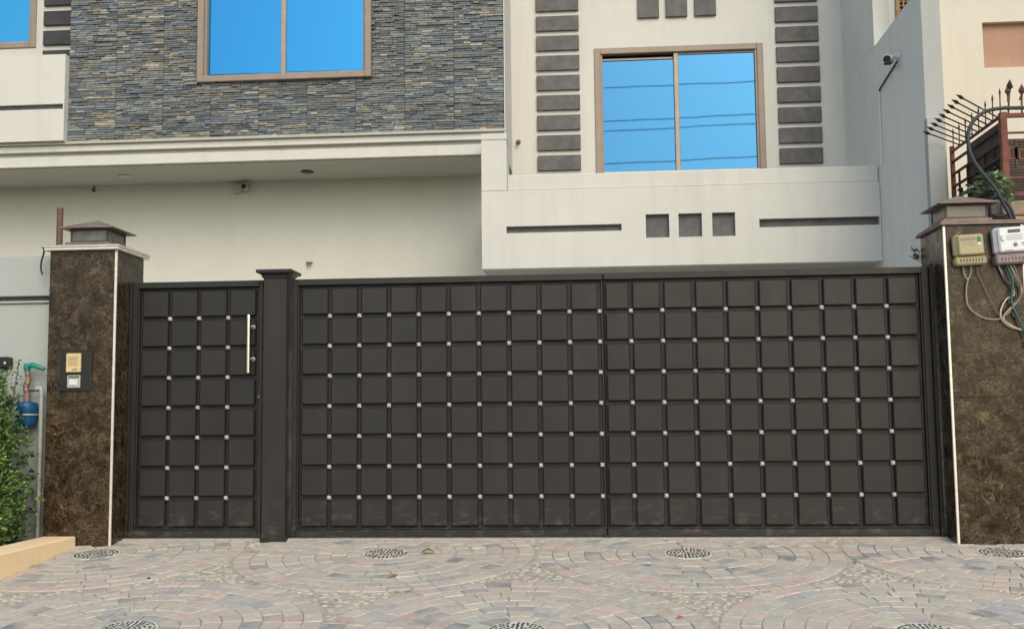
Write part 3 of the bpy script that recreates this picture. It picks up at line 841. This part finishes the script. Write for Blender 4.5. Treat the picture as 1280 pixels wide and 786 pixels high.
part(sp, "stem", M['bark'], t)
lf = MB()
for k in range(46):
    p = pts[rnd.randrange(len(pts))] + Vector((rnd.gauss(0, .022), rnd.gauss(0, .02), rnd.gauss(0, .012))); leaf(lf, p, rv() + Vector((0, -.3, .3)), rv(), rnd.uniform(.02, .036), .018, rnd.uniform(.1, .6))
part(lf, "leaves", M['leaf'], t)

# plant on top behind right pillar
t = thing("potted_plant", "pale green succulent plant spilling over behind the right pillar lantern", "plant", (3.55, .35, 2.55))
pm = MB()
def rosette(c, r, n, lw, dirn):
    for j in range(n):
        a = 2 * math.pi * j / n + rnd.random(); el = rnd.uniform(-.2, .9)
        d = Vector((math.cos(a) * math.cos(el), math.sin(a) * math.cos(el), math.sin(el))) + dirn * .5
        leaf(pm, Vector(c) + rv() * .012, d, Vector((0, 0, 1)), r * rnd.uniform(.7, 1.1), lw, rnd.uniform(.2, 1.), .3)
for c, r, n in [((3.40, .3, 2.98), .10, 16), ((3.48, .25, 3.04), .12, 20), ((3.56, .27, 3.05), .12, 20), ((3.60, .22, 2.96), .12, 18), ((3.52, .2, 2.93), .12, 20), ((3.62, .2, 2.88), .12, 18), ((3.55, .18, 2.84), .11, 18), ((3.44, .28, 2.92), .1, 18), ((3.65, .25, 3.0), .10, 14), ((3.34, .34, 2.94), .08, 14), ((3.5, .3, 2.98), .11, 20), ((3.61, .15, 2.80), .10, 12)]:
    rosette(c, r, n, .044, Vector((0, -.5, -.1)))
part(pm, "leaves", M['leaf2'], t)
part(MB().tube(spline([(3.55, .4, 2.5), (3.52, .35, 2.75), (3.5, .3, 2.95)], 4), .02, 6), "stem", M['bark'], t)
pt = MB(); pt.lathe((3.56, .36, 2.5), [(.09, 0), (.13, .2), (.135, .22), (.12, .22)], 16)
part(pt, "pot", M['black'], t)
t = thing("small_twig_plant", "tiny dark leafy twigs poking out left of the right pillar", "plant", (2.9, .42, 2.3))
lf = MB(); stt = MB()
for k in range(6):
    a = Vector((2.93, .42, 2.32 + k * .022)); e = a + Vector((-rnd.uniform(.06, .1), -.02, rnd.uniform(-.02, .07))); stt.tube([a, e], .003, 4)
    for j in range(7): leaf(lf, a + (e - a) * rnd.uniform(.3, 1), (e - a).normalized() + rv() * .8, rv(), .035, .013, rnd.uniform(0, .35))
part(lf, "leaves", M['leaf'], t); part(stt, "twigs", M['bark'], t)

# ================================================================== PILLARS
def pillar(name, label, X0, X1, Y0, Y1, ZT_, zj, corner_x, style):
    t = thing(name, label, "pillar", ((X0 + X1) / 2, (Y0 + Y1) / 2, -.12), "marble gate pillars")
    th = .018; zb = -.62 if False else -.3
    part(MB().box(X0 + th, X1 - th, Y0 + th, Y1 - th, zb, ZT_ - .002), "core", M['mortar'], t)
    zs = [(zb, zj - .0015), (zj + .0015, ZT_)]
    for a, b in zs:
        part(MB().box(X0, X1, Y0, Y0 + th - .001, a, b, .002), "tile", M['marble'], t)
        part(MB().box(X0, X0 + th - .001, Y0 + th, Y1, a, b, .002), "tile", M['marble'], t)
        part(MB().box(X1 - th + .001, X1, Y0 + th, Y1, a, b, .002), "tile", M['marble'], t)
    part(MB().box(X0 + th, X1 - th, Y1 - th + .001, Y1, zb, ZT_, .002), "tile", M['marble'], t)
    for cx in corner_x:
        part(MB().box(cx - .011, cx + .011, Y0 - .004, Y0 + .016, zb, ZT_ - .001, .004), "corner_trim", M['trim'], t)
    return t
pl = pillar("gate_pillar", "brown marble gate pillar with intercom beside the small gate", -4.912, -4.30, -.30, .29, 2.487, 1.105, (-4.303,), 0)
c_ = MB(); c_.box(-4.955, -4.262, -.345, .345, 2.489, 2.507, .006); c_.box(-4.948, -4.269, -.338, .338, 2.507, 2.516); c_.box(-4.96, -4.257, -.35, .35, 2.516, 2.534, .006)
part(c_, "cap_moulding", M['trim'], pl)
part(MB().box(-4.94, -4.277, -.33, .33, 2.534, 2.542, .003), "cap_top", M['capmetal'], pl)
prr = pillar("gate_pillar", "brown marble gate pillar carrying two electricity meters right of the wide gate", 2.905, 3.548, -.30, .35, 2.535, 1.09, (2.908, 3.545), 1)
c_ = MB(); c_.box(2.872, 3.585, -.335, .39, 2.537, 2.556, .004); c_.box(2.882, 3.575, -.325, .38, 2.556, 2.573, .004)
part(c_, "cap_moulding", M['capmetal'], prr)
def lantern(label, x0, x1, y0, y1, zb, hb, hr, ov, base_ov):
    cx, cy = (x0 + x1) / 2, (y0 + y1) / 2
    t = thing("pillar_lantern", label, "lantern", (cx, cy, zb), "lanterns on the gate pillars")
    part(MB().box(x0 - base_ov, x1 + base_ov, y0 - base_ov, y1 + base_ov, zb, zb + .014, .003), "base_plate", M['capmetal'], t)
    part(MB().box(x0 - base_ov * .45, x1 + base_ov * .45, y0 - base_ov * .45, y1 + base_ov * .45, zb + .014, zb + .038, .004), "plinth", M['capmetal'], t)
    z0, z1 = zb + .038, zb + .038 + hb; f = MB(); w = .016
    for x in (x0, x1 - w):
        for y in (y0, y1 - w): f.box(x, x + w, y, y + w, z0, z1)
    for z in (z0, z1 - w):
        f.box(x0 + w, x1 - w, y0, y0 + w, z, z + w); f.box(x0 + w, x1 - w, y1 - w, y1, z, z + w)
        f.box(x0, x0 + w, y0 + w, y1 - w, z, z + w); f.box(x1 - w, x1, y0 + w, y1 - w, z, z + w)
    part(f, "frame", M['capframe'], t)
    for b in ((x0 + w, x1 - w, y0 + .005, y0 + .009), (x0 + w, x1 - w, y1 - .009, y1 - .005), (x0 + .005, x0 + .009, y0 + w, y1 - w), (x1 - .009, x1 - .005, y0 + w, y1 - w)):
        part(MB().box(*b, z0 + w, z1 - w), "pane", M['lampglass'], t)
    r = MB(); X0, X1, Y0, Y1 = x0 - ov, x1 + ov, y0 - ov, y1 + ov
    r.hull([(X0, Y0, z1), (X1, Y0, z1), (X1, Y1, z1), (X0, Y1, z1)], [(X0, Y0, z1 + .01), (X1, Y0, z1 + .01), (X1, Y1, z1 + .01), (X0, Y1, z1 + .01)])
    r.hull([(X0, Y0, z1 + .01), (X1, Y0, z1 + .01), (X1, Y1, z1 + .01), (X0, Y1, z1 + .01)], [(cx - .01, cy - .01, z1 + hr), (cx + .01, cy - .01, z1 + hr), (cx + .01, cy + .01, z1 + hr), (cx - .01, cy + .01, z1 + hr)])
    part(r, "roof", M['capmetal'], t)
    return t
lantern("squat metal lantern with pyramid roof on the left pillar by the brown pipe", -4.785, -4.435, -.19, .19, 2.543, .125, .105, .072, .075)
lantern("squat metal lantern with pyramid roof on the right pillar in front of the plant", 2.96, 3.315, -.19, .19, 2.574, .125, .105, .07, .06)
t = thing("pipe_stub", "upright brown capped pipe stub behind the left pillar lantern", "pipe", (-5.14, .3, 2.0))
part(MB().tube([(-5.14, .3, 1.9), (-5.14, .3, 2.985)], .030, 14), "pipe_body", M['pole'], t)
part(MB().tube([(-5.14, .3, 2.985), (-5.14, .3, 3.0), (-5.14, .3, 3.006)], [.032, .032, .025], 14), "pipe_cap", M['pole'], t)

# intercom on left pillar
t = thing("intercom_panel", "black intercom panel with ivory speaker unit on the left marble pillar", "intercom", (-4.64, -.31, 1.42))
part(MB().box(-4.782, -4.505, -.314, -.30, 1.238, 1.595, .003), "back_plate", M['black'], t)
bz = MB()
for b in ((-4.786, -4.501, 1.595, 1.599), (-4.786, -4.501, 1.234, 1.238)): bz.box(b[0], b[1], -.316, -.301, b[2] + .001, b[3] - .001)
for x in (-4.786, -4.505): bz.box(x, x + .004, -.318, -.301, 1.238, 1.595)
part(bz, "plate_edge", M['capframe'], t)
part(MB().box(-4.722, -4.588, -.34, -.314, 1.40, 1.568, .006), "speaker_unit", M['ivory'], t)
g_ = MB()
for i in range(6): g_.box(-4.70, -4.61, -.3415, -.339, 1.46 + i * .014, 1.466 + i * .014)
g_.box(-4.66, -4.615, -.3425, -.339, 1.415, 1.435)
part(g_, "speaker_slots", M['mbeige'], t)
part(MB().box(-4.712, -4.592, -.332, -.314, 1.262, 1.375, .005), "bell_switch", M['silver'], t)
part(MB().box(-4.69, -4.615, -.340, -.331, 1.285, 1.335, .004), "bell_button", M['mgrey2'], t)
g_ = MB(); g_.box(-4.695, -4.60, -.3335, -.331, 1.352, 1.366); part(g_, "nameplate", M['capframe'], t)

# ================================================================== GATES
PIT = .27
def leaf_gate(name, label, xl, xr, xs_bounds, stud_x, frame_l, frame_r, group, yl=-.022, yr=-.022):
    """xs_bounds: list of column boundary x; rows k*PIT"""
    t = thing(name, label, "gate", ((xl + xr) / 2, 0, GZ), group)
    zb, zt = GZ + .014, 2.228
    part(MB().box(xl + .01, xr - .01, .031, .036, zb, zt - .01), "backing_sheet", M['gate_dark'], t)
    f = MB()
    f.box(xl, frame_l - .022, yl, .04, zb, zt, .004); f.box(frame_r + .022, xr, yr, .04, zb, zt, .004)
    if yl < -.01: f.box(frame_l - .0225, frame_l - .008, -.006, .03, zb + .08, zt - .062, .003)
    if yr < -.01: f.box(frame_r + .008, frame_r + .0225, -.006, .03, zb + .08, zt - .062, .003)
    RL = xl + .002 if yl > 0 else frame_l - .022; RR = xr - .002 if yr > 0 else frame_r + .022
    f.box(RL, RR, -.0215, .039, zt - .057, zt - .001, .004)
    f.box(RL, RR, -.0215, .039, zb + .001, zb + .062, .004)
    f.box(RL, RR, -.012, .030, zb + .064, zb + .077, .003)
    part(f, "frame", M['gate'], t)
    if yr > 0: part(MB().box(xr - .03, xr + .035, .0415, .047, zb, zt - .003), 'cover_strip', M['gate_dark'], t)
    pm = {}
    for a, b in zip(xs_bounds, xs_bounds[1:]):
        w = round(b - a, 4)
        g = .017
        if w not in pm:
            m = MB(); m.box(g, w - g, -.009, .031, g, PIT - g, .009); pm[w] = m.mesh("panel", M['gate'])
        for k in range(8):
            o = link("panel", pm[w], t); o.matrix_parent_inverse = Matrix.Translation(t.location).inverted()
            o.location = (a, rnd.uniform(-.0006, .0006), k * PIT + (.0 if k else .0)); o.rotation_euler = (rnd.gauss(0, .0025), 0, rnd.gauss(0, .0025))
    h = .0162; sm_ = MB()
    sm_.hull([(-h, .032, -h), (h, .032, -h), (h, .032, h), (-h, .032, h)], [(-h, -.004, -h), (h, -.004, -h), (h, -.004, h), (-h, -.004, h)])
    sm_.hull([(-h, -.004, -h), (h, -.004, -h), (h, -.004, h), (-h, -.004, h)], [(-.004, -.017, -.004), (.004, -.017, -.004), (.004, -.017, .004), (-.004, -.017, .004)])
    ms = sm_.mesh("stud", M['chrome'])
    for x in stud_x:
        for k in range(1, 8):
            o = link("stud", ms, t); o.matrix_parent_inverse = Matrix.Translation(t.location).inverted(); o.location = (x, -.001, k * PIT)
            o.rotation_euler = (rnd.gauss(0, .03), rnd.gauss(0, .03), rnd.gauss(0, .03))
    return t
sL, sR = .2705, .27675
bL = [-10 * sL + i * sL for i in range(11)]; bL[0] += .0
gl = leaf_gate("gate_leaf", "left leaf of the wide dark brown gate, next to the square post", -2.770, .028, bL, bL[1:10] + [-.003], -2.705, -.012, "leaves of the wide gate", yr=.006)
bR = [.036] + [-.0044 + k * sR for k in range(1, 11)]
gr = leaf_gate("gate_leaf", "right leaf of the wide dark brown gate, next to the meters pillar", .034, 2.845, bR, bR[1:10], .036 + .03, 2.765, "leaves of the wide gate", yl=.006)
bP = [-4.192 + .2728 * i for i in range(5)]
gp = leaf_gate("pedestrian_gate", "narrow dark brown panelled gate with a long steel pull handle", -4.262, -3.045, bP, bP[1:4], -4.195, -3.10, None)
t = thing("pull_handle", "x", "x"); bpy.data.objects.remove(t)
h = MB(); h.tube([(-3.158, -.075, 1.89), (-3.158, -.075, 1.385)], .0185, 14)
ho = part(h, "handle", M['steel'], gp)
for z in (1.80, 1.51):
    b = MB(); b.tube([(-3.135, .01, z), (-3.135, -.035, z), (-3.150, -.07, z)], [.017, .012, .010], 12)
    b.lathe((-3.135, -.012, z), [(.022, .0), (.020, -.008), (.014, -.012)], 16, 'Y'); b.obj("bracket", M['silver'], ho)
part(MB().tube([(-3.158, -.075, 1.885), (-3.158, -.075, 1.908), (-3.158, -.075, 1.912)], [.021, .021, .012], 14), "handle_cap", M['steel'], gp)
part(MB().lathe((-3.075, -.024, 1.17), [(.012, 0), (.012, -.006), (.004, -.008)], 10, 'Y'), "keyhole", M['capmetal'], gp)
# pillar-side jambs
jb = MB(); jb.box(-4.298, -4.27, -.01, .06, GZ, 2.235, .003)
tag(jb.obj("gate_jamb", M['gate']), "narrow dark hinge jamb between left pillar and small gate", "jamb")
jb = MB(); jb.box(2.852, 2.882, -.045, .06, GZ + .01, 2.25, .003)
tag(jb.obj("gate_jamb", M['gate']), "narrow dark hinge jamb between the wide gate and right pillar", "jamb")
# gate post
t = thing("gate_post", "square dark brown metal post with moulded cap between the two gates", "post", (-2.9, 0, GZ))
part(MB().box(-3.008, -2.795, -.13, .09, GZ - .05, 2.235, .005), "shaft", M['gate'], t)
c_ = MB(); c_.box(-3.022, -2.781, -.144, .104, 2.232, 2.252, .003); c_.hull([(-3.022, -.144, 2.253), (-2.781, -.144, 2.253), (-2.781, .104, 2.253), (-3.022, .104, 2.253)], [(-3.045, -.167, 2.272), (-2.758, -.167, 2.272), (-2.758, .127, 2.272), (-3.045, .127, 2.272)])
c_.box(-3.064, -2.739, -.186, .146, 2.273, 2.303, .004)
part(c_, "cap", M['gate'], t)
part(MB().box(-3.018, -2.785, -.14, .10, GZ - .02, GZ + .03, .004), "foot", M['gate_dark'], t)
# seam stop, drop bolt
tag(MB().box(.0, .06, -.03, .0, GZ + .0, GZ + .03, .004).obj("gate_stop", M['black']), "small black gate stop under the seam of the wide gate", "gate stop")

# ================================================================== LEFT WALL and services
t = thing("boundary_wall", "pale grey green boundary wall left of the intercom pillar", "wall", (-6.3, 0, -.1))
part(MB().box(-8.5, -4.915, -.10, .10, -.6, 2.045, .004), "lower_wall", M['wallgrey'], t)
part(MB().box(-8.5, -4.915, -.125, .12, 2.046, 2.066, .004), "ledge", M['wallgrey'], t)
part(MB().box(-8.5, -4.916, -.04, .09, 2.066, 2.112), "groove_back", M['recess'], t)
part(MB().box(-8.5, -4.917, -.105, .11, 2.113, 2.485, .004), "upper_wall", M['wallgrey'], t)
t = thing("wall_lamp", "small black wall lamp high on the left boundary wall above the bush", "lamp", (-5.4, -.12, 1.5))
part(MB().box(-5.46, -5.335, -.20, -.10, 1.452, 1.555, .012), "lamp_body", M['black'], t)
part(MB().tube([(-5.36, -.205, 1.50), (-5.36, -.197, 1.50)], .012, 10), "lamp_lens", M['mgrey'], t)
t = thing("gas_regulator", "blue gas regulator canister with brass fitting on the left wall", "gas regulator", (-5.145, -.2, 1.03))
g_ = MB(); g_.lathe((-5.145, -.20, 1.035), [(.09, 0), (.096, .006), (.096, .09), (.09, .105), (.05, .112)], 22)
part(g_, "upper_can", M['blue'], t)
g_ = MB(); g_.lathe((-5.145, -.20, .92), [(.05, 0), (.075, .008), (.088, .03), (.092, .105)], 22)
part(g_, "lower_can", M['blue'], t)
part(MB().lathe((-5.145, -.20, 1.024), [(.104, 0), (.108, .004), (.108, .012), (.104, .015)], 22), "clamp_ring", M['silver'], t)
part(MB().box(-5.165, -5.125, -.20, -.10, .99, 1.02), "wall_bracket", M['capframe'], t)
part(MB().tube([(-5.145, -.2, 1.145), (-5.145, -.2, 1.20), (-5.143, -.2, 1.235)], [.03, .03, .024], 12), "outlet_neck", M['capmetal'], t)
part(MB().tube(spline([(-5.143, -.2, 1.23), (-5.155, -.2, 1.29), (-5.135, -.2, 1.34), (-5.15, -.2, 1.44)], 4), [.022, .028, .03, .024, .028, .024, .03, .026, .022, .02, .024, .022, .02], 10, smooth=False), "brass_fitting", M['brass'], t)
part(MB().tube([(-5.13, -.2, 1.245), (-5.06, -.2, 1.25), (-5.03, -.2, 1.245)], .009, 8), "side_tube", M['capframe'], t)
t = thing("lever_tap", "teal green lever tap above the blue gas regulator", "tap", (-5.14, -.2, 1.46))
part(MB().tube([(-5.15, -.2, 1.42), (-5.15, -.2, 1.445), (-5.148, -.2, 1.485), (-5.148, -.2, 1.492)], [.024, .032, .032, .022], 12), "tap_body", M['teal'], t)
hd = MB(); hd.tube([(-5.14, -.21, 1.472), (-5.09, -.215, 1.475), (-5.03, -.22, 1.455), (-4.985, -.22, 1.440), (-4.975, -.22, 1.44)], [.02, .026, .021, .018, .012], 10)
part(hd, "lever", M['teal'], t)
t = thing("gas_pipe", "grey vertical pipe beside the left marble pillar", "pipe", (-5.0, -.2, .5))
part(MB().tube(spline([(-5.06, -.2, 1.262), (-5.03, -.2, 1.268), (-5.012, -.2, 1.25), (-5.008, -.2, 1.20)], 4), .02, 12), "elbow", M['pipe'], t)
part(MB().tube([(-5.008, -.2, 1.22), (-5.008, -.2, -.1)], .019, 12), "riser", M['pipe'], t)
part(MB().tube([(-5.008, -.2, 1.205), (-5.008, -.2, 1.225)], .024, 12), "socket", M['pipe'], t)
tag(MB().tube(spline([(-5.0, -.27, 2.535), (-5.025, -.2, 2.50), (-5.046, -.2, 2.42), (-5.05, -.2, 2.35), (-5.034, -.2, 2.296)], 5), .008, 8).obj("black_wire", M['black']), "short black wire hanging from the left pillar cap", "wire")

# ================================================================== METERS and cables
def meter(label, cx, cz, w, h, d, case, face, rot, kind):
    t = thing("electricity_meter", label, "electricity meter", (cx, -.30, cz), "electricity meters"); t.rotation_euler = (0, R(rot), 0)
    def P(mb, n, m): return mb.obj(n, M[m], t)
    hb = h * .27
    P(MB().box(-w / 2, w / 2, -d * .75, -.002, -h / 2 + hb, h / 2, .022), "case", case)
    P(MB().box(-w / 2 - .004, w / 2 + .006, -d * .92, -.002, -h / 2, -h / 2 + hb, .014), "terminal_cover", 'mbase' if kind else case)
    P(MB().box(-w / 2 + .028, w / 2 - .012, -d, -d * .7, -h / 2 + hb + .012, h / 2 - .006, .012), "face_cover", face)
    s = MB(); n = 8
    for i in range(n): x = -w / 2 + .04 + i * (w - .075) / (n - 1); s.box(x - .0045, x + .0045, -d * .935, -d * .9, -h / 2 + .026, -h / 2 + .052)
    P(s, "slot", 'black' if not kind else 'capframe')
    if kind:
        P(MB().box(-.03, .07, -d - .002, -d + .004, h / 2 - .055, h / 2 - .028), "display", 'lcd')
        b = MB(); b.box(-w / 2 + .045, -w / 2 + .072, -d - .014, -d + .002, h / 2 - .12, h / 2 - .07, .006); P(b, "button", 'mgrey2')
        P(MB().lathe((.022, -d, -.0), [(.017, .0), (.017, -.004), (.009, -.006)], 16, 'Y'), "port_ring", 'mbase')
        pr = MB()
        for i in range(4): pr.box(-.045, .085, -d - .0012, -d + .001, h / 2 - .078 - i * .012, h / 2 - .075 - i * .012)
        for i in range(3): pr.box(-.07, .0, -d - .0012, -d + .001, -.045 - i * .012, -.042 - i * .012)
        pr.box(.07, .095, -d - .0012, -d + .001, .004, .014); pr.box(.075, .092, -d - .0012, -d + .001, -.012, -.006)
        P(pr, "print", 'print')
    else:
        P(MB().box(-w / 2 + .05, w / 2 - .075, -d - .002, -d + .004, h / 2 - .058, h / 2 - .032), "display", 'mbase')
        P(MB().box(w / 2 - .066, w / 2 - .036, -d - .0025, -d + .004, h / 2 - .072, h / 2 - .03), "seal_label", 'green')
        P(MB().lathe((w / 2 - .052, -d, h / 2 - .092), [(.014, .0), (.014, -.003), (.006, -.004)], 14, 'Y'), "seal", 'mgrey2')
        pr = MB()
        for i in range(3): pr.box(-w / 2 + .05, w / 2 - .085, -d - .0012, -d + .001, h / 2 - .08 - i * .012, h / 2 - .0775 - i * .012)
        P(pr, "print", 'mbase')
        P(MB().lathe((0, -.03, h / 2 + .006), [(.01, 0), (.01, -.02)], 10, 'Y'), "hanger", 'black')
    return t
meter("beige electricity meter with a green seal label on the right pillar", 3.085, 2.318, .25, .262, .10, 'mbeige', 'mbeige2', -2.5, 0)
meter("pale grey electricity meter with a dark display on the right pillar", 3.42, 2.345, .27, .31, .12, 'mgrey', 'mgrey2', -3, 1)
cab = dict(
 b1=("dusty cable looping from the beige meter towards the grey meter", 'wire_dust', .006, [(3.1, -.33, 2.2), (3.104, -.33, 2.134), (3.075, -.33, 2.067), (3.058, -.33, 1.986), (3.059, -.33, 1.878), (3.083, -.33, 1.824), (3.126, -.33, 1.783), (3.202, -.33, 1.741), (3.292, -.33, 1.733), (3.358, -.33, 1.759), (3.412, -.33, 1.805)]),
 b2=("short dusty cable stub under the left edge of the beige meter", 'wire_dust', .006, [(3.04, -.33, 2.2), (3.048, -.33, 2.114), (3.075, -.335, 2.067)]),
 b3=("thin dark cable slanting across the marble under the beige meter", 'wire_brown', .003, [(3.155, -.325, 2.2), (3.165, -.325, 2.112), (3.237, -.325, 1.929), (3.319, -.33, 1.753)]),
 g1=("dark green cable hanging lowest from the grey meter", 'wire_green', .010, [(3.384, -.35, 2.2), (3.43, -.35, 2.044), (3.419, -.35, 1.95), (3.414, -.35, 1.856), (3.442, -.35, 1.776), (3.493, -.35, 1.648), (3.53, -.33, 1.5)]),
 g2=("cream cable with the widest loop under the grey meter", 'wire_cream', .007, [(3.414, -.34, 2.2), (3.468, -.34, 2.071), (3.502, -.34, 1.976), (3.471, -.34, 1.89), (3.396, -.34, 1.817), (3.341, -.34, 1.738), (3.415, -.34, 1.67), (3.503, -.34, 1.635), (3.56, -.33, 1.62)]),
 g3=("off white cable doubling back under the grey meter", 'wire_white', .006, [(3.32, -.33, 2.2), (3.374, -.33, 2.074), (3.423, -.33, 2.006), (3.445, -.33, 1.938), (3.378, -.33, 1.899), (3.328, -.33, 1.806), (3.337, -.33, 1.726), (3.393, -.33, 1.671), (3.475, -.33, 1.643)]),
 g4=("brown cable curving at the right edge below the grey meter", 'wire_brown', .006, [(3.432, -.36, 2.2), (3.479, -.36, 2.055), (3.485, -.36, 1.921), (3.415, -.36, 1.829), (3.348, -.36, 1.763)]),
 g5=("blackish cable behind the green one under the grey meter", 'wire_dark', .008, [(3.338, -.335, 2.2), (3.385, -.335, 2.055), (3.446, -.335, 1.987), (3.454, -.335, 1.907), (3.412, -.335, 1.828), (3.459, -.335, 1.747), (3.51, -.335, 1.62)]))
for k, (lab, m, r, pts) in cab.items(): tag(MB().tube(spline(pts, 5), r, 8).obj("meter_cable", M[m]), lab, "cable", "cables under the meters")
for i, (x, z) in enumerate(((3.405, 2.0), (3.49, 2.02), (3.495, 1.93))):
    pass

# ================================================================== litter on the paving
def litter(name, lab, cat, x, y, mat, L, W, ang, curl, grp=None):
    mb = MB(); n = 5; vs = []; fs = []
    for i in range(n + 1):
        u = i / n; w = W * math.sin(math.pi * min(.98, max(.04, u))) / 2; zc = curl * math.sin(math.pi * u) + .004
        vs += [(u * L - L / 2, -w, zc + w * .5), (u * L - L / 2, 0, zc), (u * L - L / 2, w, zc + w * .5)]
    for i in range(n):
        for j in (0, 1): fs.append([i * 3 + j, (i + 1) * 3 + j, (i + 1) * 3 + j + 1, i * 3 + j + 1])
    mb.add(vs, fs); mb.add([(a, b, c - .0015) for a, b, c in vs], [f[::-1] for f in fs])
    o = mb.obj(name, M[mat]); o.location = on_slope(x, y, .003); o.rotation_euler = (TILT, 0, R(ang)); tag(o, lab, cat, grp)
litter("fallen_leaf", "curled yellow green fallen leaf right of the second paving disc", "leaf", -1.448, -.64, 'litter_leaf2', .12, .07, 8, .03)
litter("fallen_leaf", "dry orange brown fallen leaf lying on the paving below the disc", "leaf", -1.593, -1.429, 'litter_leaf', .11, .035, 62, .012)
litter("plastic_scrap", "small red plastic scrap on the paving at lower right of centre", "litter", .452, -2.517, 'redscrap', .05, .03, 20, .008)
litter("paper_scrap", "white paper scrap on the paving left of the third disc", "litter", .332, -1.043, 'paper', .06, .03, -5, .006)
litter("paper_scrap", "pale paper flake on the paving in front of the small gate", "litter", -2.66, -1.95, 'paper', .05, .02, 10, .004)
for x, y, lab in ((-3.45, -1.482, "dark pebble on the paving in front of the small gate"), (-4.15, -2.5, "dark pebble on the paving near the kerb end")):
    mb = MB(); mb.hull([(-.012, -.01, 0), (.013, -.008, 0), (.012, .01, 0), (-.01, .011, 0)], [(-.006, -.005, .012), (.006, -.004, .014), (.005, .005, .012), (-.005, .005, .011)])
    o = mb.obj("pebble", M['pebble']); o.location = on_slope(x, y, .003); tag(o, lab, "pebble")

# overhead cables across the street (mirrored in the window)
for i, (z, lab) in enumerate(((10.72, "topmost overhead cable across the street"), (9.73, "second overhead cable across the street"), (9.45, "third overhead cable across the street"), (8.46, "lowest overhead cable across the street"))):
    pts = [(x, -12 - .05 * i, z + .0008 * (x - 3) ** 2 + (x - 2.6) * (.008 + .004 * i) - .02) for x in range(-30, 41, 2)]
    tag(MB().tube(pts, .013, 6).obj("overhead_cable", M['black']), lab, "cable", "overhead cables")
